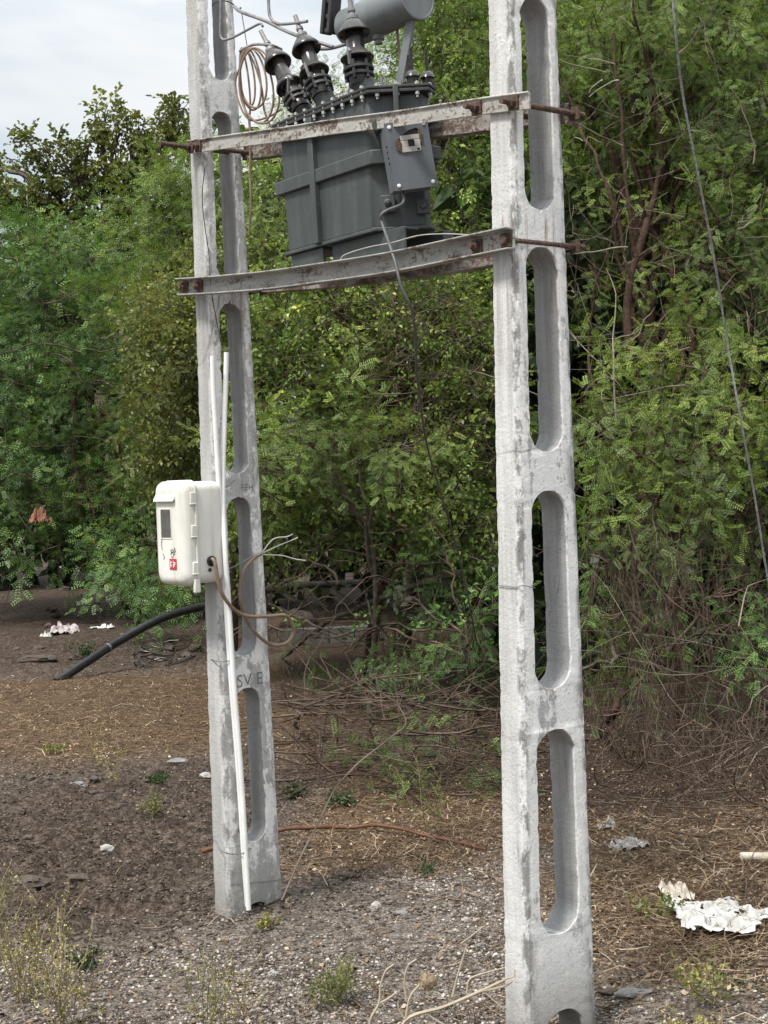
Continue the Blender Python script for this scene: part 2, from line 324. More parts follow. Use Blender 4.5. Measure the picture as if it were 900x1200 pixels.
c = m.mix(m.attr('straw').outputs['Fac'], g, w_); c = m.mix(m.attr('soil').outputs['Fac'], c, s_); c = m.mix(m.math('MULTIPLY', m.attr('litter_shade').outputs['Fac'], .85), c, m.ramp(n3, [(.35, (.018, .013, .010)), (.6, (.07, .05, .036))]))
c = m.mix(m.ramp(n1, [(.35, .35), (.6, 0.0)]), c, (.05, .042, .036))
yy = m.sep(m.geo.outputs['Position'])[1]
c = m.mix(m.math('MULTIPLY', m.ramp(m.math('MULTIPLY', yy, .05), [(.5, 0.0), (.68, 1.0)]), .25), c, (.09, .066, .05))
m.bump(m.math('ADD', m.math('ADD', n2, m.math('MULTIPLY', n3, .6)), m.math('MULTIPLY', vo.outputs['Distance'], .5)), 1.0, .035)
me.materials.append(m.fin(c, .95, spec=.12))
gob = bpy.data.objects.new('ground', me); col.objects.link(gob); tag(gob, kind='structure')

# ------------------------------------------------------------------ scatter on the ground (uncountable)
def tintmat(name, stops, rough=.9):
    m = M(name); return m.fin(m.ramp(m.attr('tint').outputs['Fac'], stops), rough, spec=.15)
GRAVM = tintmat('loose_gravel', [(0, (.045, .034, .026)), (.42, (.18, .15, .125)), (.76, (.34, .30, .26)), (1, (.56, .525, .475))])
STRM = tintmat('dry_straw', [(0, (.035, .023, .015)), (.4, (.14, .092, .056)), (.75, (.32, .23, .145)), (1, (.56, .47, .35))])
def pick(n, x0, x1, y0, y1, w):
    out = np.zeros((0, 2))
    while len(out) < n:
        k = n*3; u_ = rg.random(k); y = 1/(1/y0+(1/y1-1/y0)*u_)          # denser near the camera, even in the picture
        x = x0+(x1-x0)*rg.random(k); x = x*np.clip(y/6, .6, 2.2)
        out = np.concatenate([out, np.stack([x, y], 1)[rg.random(k) < w(x, y)]])
    return out[:n]
def gravel(n, label, seedw, smin, smax, ylim):
    P = pick(n, -1.75, 1.75, ylim[0], ylim[1], seedw)
    sz = smin*(smax/smin)**(rg.random(n)**2.8)
    base = np.array([[1, 0, 0], [0, 1, 0], [-1, 0, 0], [0, -1, 0], [0, 0, .8], [0, 0, -.7]], float)
    tri = np.array([[0, 1, 4], [1, 2, 4], [2, 3, 4], [3, 0, 4], [1, 0, 5], [2, 1, 5], [3, 2, 5], [0, 3, 5]])
    V = base[None]*(.6+.7*rg.random((n, 6, 1)))*sz[:, None, None]
    th = rg.random(n)*6.28; c, s = np.cos(th), np.sin(th); x = V[..., 0]*c[:, None]-V[..., 1]*s[:, None]; y = (V[..., 0]*s[:, None]+V[..., 1]*c[:, None])*.8
    V = np.stack([x+P[:, :1], y+P[:, 1:], V[..., 2]*.75+(gz(P[:, 0], P[:, 1])+sz*.22)[:, None]], -1).reshape(-1, 3)
    T = (tri[None]+np.arange(n)[:, None, None]*6).reshape(-1, 3)
    me = bpy.data.meshes.new('gravel'); me.vertices.add(len(V)); me.vertices.foreach_set('co', V.astype(np.float32).ravel())
    me.loops.add(len(T)*3); me.loops.foreach_set('vertex_index', T.astype(np.int32).ravel()); me.polygons.add(len(T))
    me.polygons.foreach_set('loop_start', np.arange(0, len(T)*3, 3, dtype=np.int32)); me.update(calc_edges=True)
    a = me.attributes.new('tint', 'FLOAT', 'FACE'); tt = np.clip(rg.random(n)**1.5*.95+.04-.45*soil_mask(P[:, 0], P[:, 1]), 0, 1)
    a.data.foreach_set('value', np.repeat(tt, 8).astype(np.float32)); me.materials.append(GRAVM)
    o = bpy.data.objects.new('gravel', me); col.objects.link(o); return tag(o, label, 'gravel', kind='stuff')
gravel(120000, 'fine grey and brown gravel strewn over the bare ground', lambda x, y: np.clip(1.0-.75*straw_mask(x, y)-.25*soil_mask(x, y), 0, 1)*(.3+.7*sstep(.36, .56, fbm(x*3.1+8, y*3.1, 4))), .0022, .012, (3.2, 9))
def straw(n, x1, ylim, w, lmin, lmax, wid, label, flat=.25):
    P = pick(n, -x1, x1, ylim[0], ylim[1], w)
    L = lmin+(lmax-lmin)*rg.random(n)**2; th = rg.random(n)*6.28; tl = rg.normal(0, flat, n)
    d = np.stack([np.cos(th)*np.cos(tl), np.sin(th)*np.cos(tl), np.abs(np.sin(tl))], 1); side = np.stack([-np.sin(th), np.cos(th), rg.normal(0, .5, n)], 1)
    side /= np.linalg.norm(side, axis=1)[:, None]
    w_ = (wid*(.5+rg.random(n)))[:, None]*side; b = np.stack([P[:, 0], P[:, 1], gz(P[:, 0], P[:, 1])+.004+.02*rg.random(n)**2], 1)
    bend = rg.normal(0, .18, n)[:, None]*L[:, None]*side; mid = b+d*L[:, None]*.5+bend; tip = b+d*L[:, None]; tip[:, 2] -= L*.12*np.abs(np.sin(tl)); tip[:, 2] = np.maximum(tip[:, 2], gz(tip[:, 0], tip[:, 1])+.003)
    V = np.stack([b-w_, b+w_, mid+w_, mid-w_, mid-w_, mid+w_, tip+w_*.4, tip-w_*.4], 1).reshape(-1, 3)
    t = np.repeat(np.clip(rg.beta(1.5, 2.0, n)-.3*soil_mask(P[:, 0], P[:, 1])-.3*litter_shade_mask(P[:, 0], P[:, 1]), 0, 1), 2)
    o = quadmesh('straw_litter', V, 2*n, t, STRM); return tag(o, label, 'straw', kind='stuff')
straw(32000, 2.2, (3.5, 16), lambda x, y: np.clip(.06+.94*straw_mask(x, y), 0, 1)*(1-.75*soil_mask(x, y))*(1-.7*litter_shade_mask(x, y))*(.25+.75*sstep(.38, .55, fbm(x*2.1, y*2.1+7, 4))),   .02, .15, .0013, 'dry brown straw and leaf litter covering the ground')
def leaflitter(n):
    P = pick(n, -2, 2, 3.6, 15, lambda x, y: np.clip(.10+.9*straw_mask(x, y), 0, 1)*(1-.6*soil_mask(x, y)))
    s = .004+.010*rg.random(n)**2; th = rg.random(n)*6.28
    a = np.stack([np.cos(th), np.sin(th), rg.normal(0, .35, n)], 1)*s[:, None]; b = np.stack([-np.sin(th), np.cos(th), rg.normal(0, .5, n)], 1)*s[:, None]*.5
    c = np.stack([P[:, 0], P[:, 1], gz(P[:, 0], P[:, 1])+.009], 1)
    V = np.stack([c-a, c-b, c+a, c+b], 1).reshape(-1, 3)
    o = quadmesh('leaf_litter', V, n, rg.beta(1.5, 1.6, n), STRM); tag(o, 'small fallen dry leaves scattered among the straw', 'leaf litter', kind='stuff')
leaflitter(26000)

# ------------------------------------------------------------------ concrete poles
def zof(P, y, x): return at(x, y, P[1])[2]
def make_pole(name, P, rot, lean, wf0, wf1, ts, holes, mat, label, frac, seed):
    """flat lattice pole: face width along v, thickness ts along u, stadium holes through the web"""
    cr, sr = math.cos(rot), math.sin(rot); u = UX*cr+VX*sr; v = VX*cr-UX*sr
    zb, zt = -.35, 4.3
    wid = lambda z: wf0+(wf1-wf0)*z/2.85 if z < 3.6 else wf0+(wf1-wf0)*3.6/2.85
    def hw(z):
        for a, b in holes:
            if a < z < b:
                R = frac*.5*wid(z); e = min(z-a, b-z)
                return R if e >= R else math.sqrt(max(0, R*R-(R-e)**2))
        return 0
    zsn = set(np.arange(zb, zt+.001, .018).round(4))
    for a, b in holes:
        R = frac*.5*wid(a)
        for e in (0, .0015, .004, .008, .013, .02, .028, .037, .048, .06, R): zsn.add(round(a+e, 4)); zsn.add(round(b-e, 4))
    zs = sorted(zsn); bm = bmesh.new(); rl = bm.verts.layers.float.new('ridge'); il = bm.verts.layers.float.new('inner')
    ch, lip = .010, .005
    rings = []
    def nz(a, b, c, k): return mnoise.noise(Vector((a*k+seed, b*k, c*k)))
    for z in zs:
        w = wid(z)/2; h = hw(z); t = ts/2; off = lean*z
        row = []
        for sg in (-1, 1):
            # loop: outer back, outer front ..., closing through the inner wall
            y1, y2 = sg*(w), sg*(w-ch); mid = sg*(w+h)/2; yi2 = sg*min(w-ch, h+lip); yi = sg*h
            prof = [(-t+ch*.8, y1), (-t*.33, y1), (t*.33, y1), (t-ch*.8, y1), (t, y2), (t, (y2+yi2)/2), (t, yi2), (t-lip, yi), (t*.3, yi), (-t*.3, yi), (-t+lip, yi), (-t, yi2), (-t, (y2+yi2)/2), (-t, y2)]
            ring = []
            for k, (uu, vv) in enumerate(prof):
                if h == 0 and k in (6, 7, 8, 9, 10, 11): uu2 = t if k in (6, 7, 8) and k != 8 else uu; uu = t if k in (6, 7) else (-t if k in (10, 11) else uu); vv = 0
                p = P+u*uu+v*(vv)+UX*off+ZX*z
                d = .0014*nz(p[0], p[1], p[2], 45)+.0010*nz(p[0], p[1], p[2], 9)
                if k in (0, 3, 4, 13): d -= .006*max(0, nz(p[0], p[1], p[2], 55)-.12)+.010*max(0, nz(p[0], p[1], p[2], 17)-.38)
                if h > 0 and k in (6, 7, 10, 11): vv2 = .013*max(0, nz(p[0], p[1], p[2], 48)-.12)+.008*max(0, nz(p[0], p[1], p[2], 22)-.30); p = p+v*sg*vv2
                cen = P+v*(sg*(w+h)/2)+UX*off+ZX*z; q = p-cen; L = np.linalg.norm(q)
                if not (h == 0 and k in (6, 7, 8, 9, 10, 11)): p = p+q/L*d
                elif k in (6, 7, 10, 11): p = p+u*d*np.sign(uu)
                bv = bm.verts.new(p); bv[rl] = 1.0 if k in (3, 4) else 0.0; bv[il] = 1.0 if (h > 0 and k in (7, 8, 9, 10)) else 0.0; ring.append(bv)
            row.append(ring)
        rings.append((row, h))
    n = 14
    for i in range(len(zs)-1):
        for s in (0, 1):
            a, b = rings[i][0][s], rings[i+1][0][s]
            for k in range(n):
                if 7 <= k <= 9 and rings[i][1] == 0 and rings[i+1][1] == 0: continue
                k2 = (k+1) % n; q = [a[k], a[k2], b[k2], b[k]]
                try: bm.faces.new(q if s == 1 else q[::-1])
                except ValueError: pass
    bmesh.ops.remove_doubles(bm, verts=bm.verts, dist=.0004)
    bmesh.ops.recalc_face_normals(bm, faces=bm.faces)
    me = bpy.data.meshes.new(name); bm.to_mesh(me); bm.free(); me.materials.append(mat)
    me.polygons.foreach_set('use_smooth', [True]*len(me.polygons)); me.set_sharp_from_angle(angle=math.radians(38))
    me.transform(Matrix.Translation(-Vector(P)))
    o = bpy.data.objects.new(name, me); col.objects.link(o); o.location = P
    tag(o, label, 'utility pole', 'pair of concrete poles carrying the transformer'); return o, u, v, wid
zL = lambda y: float(zof(PL, y, 292-(1068-y)*.039)); zR = lambda y: float(zof(PR, y, 646-(1197-y)*.028))
holesL = [(-.28, zL(1055)), (zL(985), zL(805)), (zL(767), zL(583)), (zL(555), zL(357)), (zL(330), zL(132)), (3.06, 3.66)]
holesR = [(-.28, zR(1178)), (zR(1090), zR(852)), (zR(805), zR(575)), (zR(530), zR(293)), (zR(250), zR(5)), (3.06, 3.66)]
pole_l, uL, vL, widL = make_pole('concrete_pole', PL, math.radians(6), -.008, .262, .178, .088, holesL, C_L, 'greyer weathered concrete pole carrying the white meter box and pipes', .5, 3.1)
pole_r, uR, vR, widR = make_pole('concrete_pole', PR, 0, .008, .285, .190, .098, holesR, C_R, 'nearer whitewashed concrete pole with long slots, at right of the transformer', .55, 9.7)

def text_part(txt, size, org, ex, ey, parent, name, mat, base, spacing=1.0):
    cu = bpy.data.curves.new(name, 'FONT'); cu.body = txt; cu.size = size; cu.align_x = 'CENTER'; cu.space_character = spacing
    t = bpy.data.objects.new(name+'_tmp', cu); col.objects.link(t)
    dg = bpy.context.evaluated_depsgraph_get(); me = bpy.data.meshes.new_from_object(t.evaluated_get(dg)); bpy.data.objects.remove(t)
    bm = bmesh.new(); bm.from_mesh(me)
    bmesh.ops.triangulate(bm, faces=bm.faces)
    for vtx in bm.verts:
        x, y = vtx.co.x, vtx.co.y; j = .05*size*mnoise.noise(Vector((x*60, y*60, 3)))
        vtx.co = Vector(np.array(org)+np.array(ex)*(x+j)+np.array(ey)*(y+j)-np.array(base))
    bm.to_mesh(me); bm.free(); me.materials.append(mat)
    o = bpy.data.objects.new(name, me); col.objects.link(o); o.parent = parent; return o
tL = .044+.0045
def onL(x, y, off=tL):           # point on the slotted face of the left pole
    d = ray(x, y); c = PL+uL*off; t = ((c-CAM)@uL)/(d@uL); return CAM+d*t
text_part('RSV E', .066, onL(288, 803)-ZX*.004, vL, ZX, pole_l, 'painted_lettering', INKC, PL, 1.05)
text_part('FEH', .036, onL(290, 575), vL, ZX, pole_l, 'scratched_lettering', INKC, PL, 1.0)
ck = MB()
for k in range(15):
    x, y = 262+rnd.random()*30, 340+rnd.random()*13; p = onL(x, y, tL-.0015); a = rnd.random()*6.28; l = .008+.014*rnd.random()
    ck.tube([p, p+vL*math.cos(a)*l*.5+ZX*math.sin(a)*l*.6, p+vL*math.cos(a+.5)*l+ZX*math.sin(a+.5)*l], .0011, 4)
ck.tube([onL(270+6*k, 1036-k*.6+rnd.random()*1.6, tL-.0015) for k in range(11)], .0012, 4)
ck.build('scratch_marks', INKC, pole_l, org=PL).location = (0, 0, 0)

# ------------------------------------------------------------------ cross beams, tie rods
def bentbeam(name, pts, ex, prof, mat, label):
    """sweep a closed section (in outward ex, up z) along pts"""
    mb = MB(); vs = []; n = len(prof)
    for p in pts: vs += [np.array(p)+ex*a+ZX*b for a, b in prof]
    fs = [(i*n+k, i*n+(k+1) % n, (i+1)*n+(k+1) % n, (i+1)*n+k) for i in range(len(pts)-1) for k in range(n)]
    fs += [tuple(range(n))[::-1], tuple((len(pts)-1)*n+k for k in range(n))]
    mb.add(vs, fs); org = np.array(pts[0])
    o = mb.build(name, mat, bevel=.0015, org=org, smooth=30); bm = bmesh.new(); bm.from_mesh(o.data); bmesh.ops.recalc_face_normals(bm, faces=bm.faces); bm.to_mesh(o.data); bm.free()
    return tag(o, label, 'steel beam', 'steel beams clamped across the two poles')
ANG = [(0, .05), (0, 0), (.045, 0), (.045, .006), (.006, .006), (.006, .05)]                     # angle iron, lower flange outward? (outward = +)
ANGT = [(0, 0), (.006, 0), (.006, .044), (.045, .044), (.045, .05), (0, .05)]
CHN = [(0, 0), (.034, 0), (.034, .005), (.006, .007), (.006, .055), (.040, .057), (.040, .062), (0, .062)]
def beamline(pxs, v, dz, sag=0):
    out = []
    us = [uv(x, y, v) for x, y in pxs]
    (u0, z0), (u1, z1) = us[0], us[-1]
    N = 26
    for i in range(N+1):
        t = i/N; out.append(F(u0+(u1-u0)*t, v, z0+(z1-z0)*t+dz-sag*4*t*(1-t)+.0025*mnoise.noise(Vector((t*5, v*9, 1)))))
    return out
V_U, V_LO = -.108, -.124
ub = beamline([(222, 173), (622, 118)], V_U, -.023)
bentbeam('cross_beam', ub, -VX, [(0, 0), (.006, 0), (.006, .038), (.013, .044), (.011, .048), (0, .048)], BEAM, 'upper steel beam in front of the transformer, with peeling white paint')
lb = beamline([(216, 337), (604, 280)], V_LO, -.030, .024)
bentbeam('cross_beam', lb, -VX, CHN, BEAMLOW, 'lower steel channel under the front edge of the transformer, grey with rust')
def shift(pts, dv, dz=0, u0=0, u1=0):
    q = [p+VX*dv+ZX*dz for p in pts]; q[0] = q[0]+UX*u0; q[-1] = q[-1]+UX*u1; return q
bentbeam('cross_beam', shift(ub, .216+.006, .002, .02, -.085), VX, [(0, 0), (.045, 0), (.045, .006), (.006, .006), (.006, .050), (0, .050)], BEAMREAR, 'upper steel beam behind the transformer, only its ends showing')
bentbeam('cross_beam', shift(lb, .248+.006, .022, .02, -.10), VX, [(0, 0), (.045, 0), (.045, .006), (.006, .006), (.006, .050), (0, .050)], BEAMREAR, 'lower steel channel under the rear edge of the transformer')
def nut(mb, p, ax, r, h): mb.lathe(p, ax, [(r, 0), (r, h)], 6)
rodsdef = [
    ('left', 'upper', -.075, .13, 'threaded tie rod through the left end of the upper beams, long end sticking out'), ('left', 'upper', .062, .03, 'tie rod inside the left pole on the upper beams, big rusty nut showing'),
    ('right', 'upper', -.075, .05, 'tie rod left of the whitewashed pole on the upper beams'), ('right', 'upper', .072, .05, 'rusty tie rod crossing the upper slot of the whitewashed pole'),
    ('left', 'lower', -.075, .03, 'tie rod at the far left end of the lower channels'), ('left', 'lower', .06, .03, 'tie rod beside the left pole on the lower channels'),
    ('right', 'lower', -.075, .035, 'tie rod left of the whitewashed pole on the lower channels'), ('right', 'lower', .066, .02, 'rusty tie rod crossing the whitewashed pole below the transformer')]
for side, lev, du, stub, lab in rodsdef:
    line = ub if lev == 'upper' else lb; vf = V_U if lev == 'upper' else V_LO; gap = .222 if lev == 'upper' else .254
    uc = (0 if side == 'left' else SPAN)+du+(-.008 if side == 'left' else .008)*2.5
    t = (uc-float((line[0]-PL)@UX))/float((line[-1]-line[0])@UX); t = min(max(t, 0.012), .985)
    p = line[0]+(line[-1]-line[0])*t+ZX*(.022 if lev == 'upper' else .031-.024*4*t*(1-t)); p = F(float((p-PL)@UX), 0, p[2])
    a = p+VX*(vf-.006-stub); b = p+VX*(vf+gap+.05)
    r = empty('tie_rod', p, 0, lab, 'tie rod', 'rusty rods clamping the beams to the poles')
    mb = MB(); mb.tube([a, b], .0085, 10); mb.build('rod', RUST, r, org=p).location = (0, 0, 0)
    for q, s in ((p+VX*(vf-.0075), -1), (p+VX*(vf+gap+.0075), 1)):
        mb = MB(); mb.box(q+VX*s*.003, (.019, .003, .019), (UX, VX, ZX)); nut(mb, q+VX*s*.006, VX*s, .0145, .014); mb.build('nut', RUST, r, bevel=.001, org=p).location = (0, 0, 0)

# ------------------------------------------------------------------ transformer
T0 = F(.78, 0, uv(435, 300, -.1)[1])
tr = empty('transformer', T0, -BETA, 'dark grey pole mounted transformer on the steel beams, cable box broken open', 'transformer')
tr.rotation_euler = (0, math.radians(-1.3), -BETA)
zt0 = T0[2]
def lc(u, v, z): return np.array([u-.78, v, z-zt0])           # frame coords -> transformer-local
Tz = np.array([0, 0, 1.0]); EX = np.array([1., 0, 0]); EY = np.array([0, 1., 0])
PLAN = [(.510, -.086), (.978, -.086), (1.096, .045), (1.068, .09), (1.0, .104), (.60, .104), (.510, .05)]
zb, zl = 2.362, 2.778
cx, cy = .8, .02
def ring(sc_, z, grow=0): 
    out = []
    for a, b in PLAN:
        dx, dy = a-cx, b-cy; L = math.hypot(dx, dy); k = sc_+grow/L; out.append(lc(cx+dx*k, cy+dy*k, z))
    return out
mb = MB(); mb.prism(ring(.965, zb), ring(1, zl)); tank = mb.build('tank', TANK, tr, bevel=.008, smooth=40, seg=3)
# welded seams, belt, ribs
mb = MB(); mb.prism(ring(.99, 2.558, .034), ring(.995, 2.602, .034)); mb.build('stiffener_belt', TANK, tr, bevel=.003)
mb = MB(); mb.prism(ring(.965, zb-.008, .016), ring(.965, zb+.003, .016)); mb.build('bottom_rim', TANK, tr, bevel=.002)
for uu in (.685, .70): pass
mb = MB(); mb.prism([lc(.688, -.103, zb), lc(.716, -.103, zb), lc(.716, -.07, zb), lc(.688, -.07, zb)], [lc(.680, -.104, zl-.004), lc(.708, -.104, zl-.004), lc(.708, -.07, zl-.004), lc(.680, -.07, zl-.004)]); mb.build('stiffener_rib', TANK, tr, bevel=.002)
mb = MB(); mb.box(lc(1.055, -.03, 2.715), (.008, .02, .085), ((EX+EY*1.1)/1.487, (EY-EX*1.1)/1.487, Tz)); mb.build('lifting_bracket', TANK, tr, bevel=.003)
mb = MB(); mb.box(lc(1.135, .03, 2.575), (.028, .02, .02)); mb.build('lifting_bracket', TANK, tr, bevel=.003)
# lid and gasket, bolts
mb = MB(); mb.prism(ring(1, zl, .030), ring(1, zl+.009, .030)); mb.prism(ring(1, zl+.0095, .027), ring(1, zl+.0135, .027)); mb.prism(ring(1, zl+.014, .031), ring(1, zl+.022, .031)); lid = mb.build('lid', DARKST, tr, bevel=.0015)
rr_ = ring(1, zl, .020)
for i in range(len(rr_)):
    a, b = rr_[i], rr_[(i+1) % len(rr_)]; L = np.linalg.norm(b-a); k = max(1, int(L/.048))
    for j in range(k):
        q = a+(b-a)*(j+.5)/k; q[2] = a[2]
        mb = MB(); nut(mb, q-Tz*.0095, Tz, .0072, .009); mb.lathe(q-Tz*.018, Tz, [(.004, 0), (.004, .05)], 6); nut(mb, q+Tz*.0225, Tz, .0072, .007); mb.build('bolt', ZINC, lid)
# base channels
for k, (u0, u1, v0, v1, zlo) in enumerate(((.525, .70, -.074, .13, zb-.098), (.735, 1.10, -.062, .02, zb-.092))):
    mb = MB()
    mb.box(lc((u0+u1)/2, v0+.004, (zb-.009+zlo)/2), ((u1-u0)/2, .004, (zb-.009-zlo)/2)); mb.box(lc((u0+u1)/2, v0+.034, zb-.0135), ((u1-u0)/2-.001, .026, .004)); mb.box(lc((u0+u1)/2, v0+.034, zlo+.004), ((u1-u0)/2-.001, .026, .004))
    mb.build('base_channel', TANK, tr, bevel=.002)
mb = MB(); mb.box(lc(.83, .11, zb-.04), (.28, .02, .028)); mb.build('base_channel', TANK, tr, bevel=.002)
# earthing pads / drain
mb = MB(); q = lc(1.02, -.054, 2.435); nx_ = np.array([.747, -.664, 0]); mb.box(q, (.022, .012, .026), (np.array([.664, .747, 0]), nx_, Tz)); mb.lathe(q+nx_*.01, nx_, [(.011, 0), (.011, .02), (.007, .021), (.007, .03)], 14); mb.build('earthing_terminal', TANK, tr, bevel=.002)
mb = MB(); q = lc(1.093, .027, 2.42); mb.box(q, (.02, .01, .022), (np.array([.664, .747, 0]), nx_, Tz)); nut(mb, q+nx_*.01, nx_, .009, .012); mb.build('earthing_terminal', TANK, tr, bevel=.002)
# cable box on the chamfered end
bx = np.array([.448, .894, 0]); bx /= np.linalg.norm(bx); by = np.array([-bx[1], bx[0], 0]); bc = lc(1.120, -.050, 2.558)
# face corners aimed at the photo's box: tilted a little
BZ = Tz*.9925-bx*.122; bx = bx*.9925+Tz*.122
hx, hy, hz = .062, .052, .097
mb = MB()
mb.box(bc+by*.008, (hx, hy-.008, hz), (bx, by, BZ)); cb = mb.build('cable_box', CBOX, tr, bevel=.003)
fy = -by; fo = bc+by*.008-by*(hy-.008)
mb = MB()     # front cover plate with a torn window opening
W, Hh = hx+.006, hz+.006; 
hole = [(-.036, .046), (-.022, .058), (.004, .074), (.030, .080), (.040, .070), (.041, .044), (.036, .022), (.010, .016), (-.024, .014), (-.034, .026)]
outer = [(-W, .046), (-W, Hh), (.0, Hh), (W*.6, Hh), (W, Hh), (W, .044), (W, -Hh), (.010, -Hh), (-W, -Hh), (-W, .0)]
vs = []
for lay in (0, .004):
    for pl in (outer, hole): vs += [fo+bx*a+BZ*b+fy*(lay+.001) for a, b in pl]
n = 10; fs = []
for i in range(n):
    j = (i+1) % n
    fs += [(2*n+i, 2*n+j, 3*n+j, 3*n+i), (i, n+i, n+j, j), (i, j, 2*n+j, 2*n+i), (n+i, 3*n+i, 3*n+j, n+j)]
mb.add(vs, fs); cov = mb.build('cover_plate', CBOX, cb, smooth=0)
bm = bmesh.new(); bm.from_mesh(cov.data); bmesh.ops.recalc_face_normals(bm, faces=bm.faces); bm.to_mesh(cov.data); bm.free()
mb = MB()
vs = [fo+bx*a+BZ*b+fy*.0012 for a, b in hole]; mb.add(vs, [tuple(range(10))]); mb.build('cavity_shade', BLACKR, cb, smooth=0)  # flat black sheet standing for the shade inside the torn opening
mb = MB(); 
for (a, b), (c_, d_), o_ in (((-.036, .03), (.012, .022), .004), ((.037, .052), (.008, .026), .004)):
    pts = [(a-c_*.6, b-d_*.6), (a+c_*.7, b-d_*.9), (a+c_, b+d_*.2), (a+c_*.2, b+d_), (a-c_*.6, b+d_*.7)]
    mb = MB(); mb.add([fo+bx*x+BZ*y+fy*(o_+.003+.004*rnd.random()) for x, y in pts], [(0, 1, 2, 3, 4)]); mb.build('rusty_torn_edge', RUST, cb, smooth=0)
mb = MB(); q = fo+bx*.004+BZ*.034+fy*.006
mb.box(q-BZ*.018, (.030, .004, .008), (bx, fy, BZ)); mb.box(q+BZ*.018, (.030, .004, .007), (bx, fy, BZ)); mb.box(q-bx*.019, (.011, .004, .0098), (bx, fy, BZ)); mb.box(q+bx*.021, (.009, .004, .0098), (bx, fy, BZ)); mb.build('white_fuse_carrier', PLASGREY, cb, bevel=.001)
mb = MB(); mb.box(q-fy*.001, (.009, .002, .010), (bx, fy, BZ)); mb.box(q+bx*.021-BZ*.02+fy*.004, (.004, .001, .003), (bx, fy, BZ)); mb.build('fuse_slot', BLACKR, cb)
mb = MB()
for a in (-1, 1):
    for b in (-1, 1): mb = MB(); mb.lathe(fo+bx*a*(W-.014)+BZ*b*(Hh-.014)+fy*.005, fy, [(.006, 0), (.006, .003), (.003, .005)], 10); mb.build('screw', WHT, cb)
mb = MB()
for k in range(4): mb = MB(); mb.lathe(bc-bx*(hx)+BZ*(.04-k*.017)-by*.008, -bx, [(.004, -.001), (.004, .0022), (.002, .003)], 8); mb.build('rivet', DARKST, cb)
mb = MB(); mb.lathe(lc(1.012, -.074, 2.665), nx_, [(.012, -.02), (.012, .05), (.016, .05), (.016, .06)], 14); mb.build('cable_gland', TANK, tr)
# HV bushings
VB = -.045
def hvb(base_px, tip_px, scale, lab):
    ub_, z0 = uv(*base_px, VB); ut_, z1 = uv(*tip_px, VB)
    b = lc(ub_, VB, z0); t = lc(ut_, VB, z1); ax = t-b; H = np.linalg.norm(ax); ax /= H; s = scale
    foot = lc(ub_+.02-(ut_-ub_)*.0, VB+.03, zl+.02)
    root_o = b
    k = H
    mb = MB()
    mb.lathe(b, ax, [(.040*s, -.035), (.046*s, .0), (.040*s, .02*1), (.034*s, .05*k/.3), (.034*s, .21*k), (.042*s, .225*k), (.060*s, .195*k), (.0625*s, .21*k), (.056*s, .245*k), (.040*s, .29*k), (.033*s, .33*k),
                     (.032*s, .55*k), (.040*s, .545*k), (.059*s, .515*k), (.061*s, .53*k), (.055*s, .57*k), (.038*s, .645*k), (.025*s, .69*k), (.020*s, .70*k)], 32)
    br = mb.build('bushing', PORC, tr, smooth=50)
    mb = MB(); mb.lathe(b, ax, [(.020*s, .695*k), (.024*s, .70*k), (.024*s, .735*k), (.012*s, .745*k), (.011*s, .80*k), (.015*s, .80*k), (.015*s, .83*k), (.010*s, .835*k), (.009*s, k), (.004*s, k*1.01)], 12); mb.build('terminal_stud', ALU, br)
    mb = MB()
    mb.lathe(b, ax, [(.050*s, -.009), (.055*s, -.007), (.055*s, .001), (.045*s, .003)], 24); mb.lathe(b, ax, [(.050*s, .012), (.057*s, .014), (.057*s, .022), (.036*s, .026)], 24)
    a1 = np.cross(ax, EY); a1 /= np.linalg.norm(a1); a2 = np.cross(ax, a1)
    for j in range(6):
        an = j*1.047; q = b+(a1*math.cos(an)+a2*math.sin(an))*.048*s
        mb.lathe(q-ax*.02, ax, [(.006, 0), (.006, .058), (.004, .06)], 6)
    mb.build('clamp_ring', DARKST, br, smooth=30)
    mb = MB(); mb.tube([foot-Tz*.02, foot+(b-foot)*.5, b-ax*.012], [.046*s, .043*s, .041*s], 20); mb.build('turret', TANK, br)
    return b, ax, H, b+ax*H
B1 = hvb((352, 117), (309, 31), 0.80, '')
B2 = hvb((377, 101), (350, 15), 0.83, '')
B3 = hvb((424, 88), (414, -6), 0.87, '')
mb = MB()           # arcing horn bits and strips on the clamps
for (b, ax, H, t), ang in ((B1, .3), (B2, 2.2), (B3, 1.0)):
    q = b+np.array([.03, -.06, .02]); mb = MB(); mb.tube([q, q+np.array([.02*math.cos(ang), -.01, .045]), q+np.array([.045*math.cos(ang), -.015, .03])], .0055, 8); mb.build('arcing_horn', ALU, tr)
# small LV bushings
for du, dv in ((1.045, .05), (.985, .09), (1.06, .10)):
    mb = MB(); b = lc(du, dv, zl+.02); mb.lathe(b, Tz, [(.026, 0), (.026, .02), (.018, .022), (.018, .035), (.024, .04), (.018, .055), (.012, .06), (.005, .062), (.005, .13)], 18); mb.build('low_voltage_bushing', PORC, tr)
mb = MB()
for k in range(16):
    q = lc(.62+.4*rnd.random(), -.02+.1*rnd.random(), zl+.02); mb = MB(); mb.lathe(q, Tz, [(.009, 0), (.009, .018), (.005, .02), (.005, .05)], 6); mb.build('stud', ALU, lid)
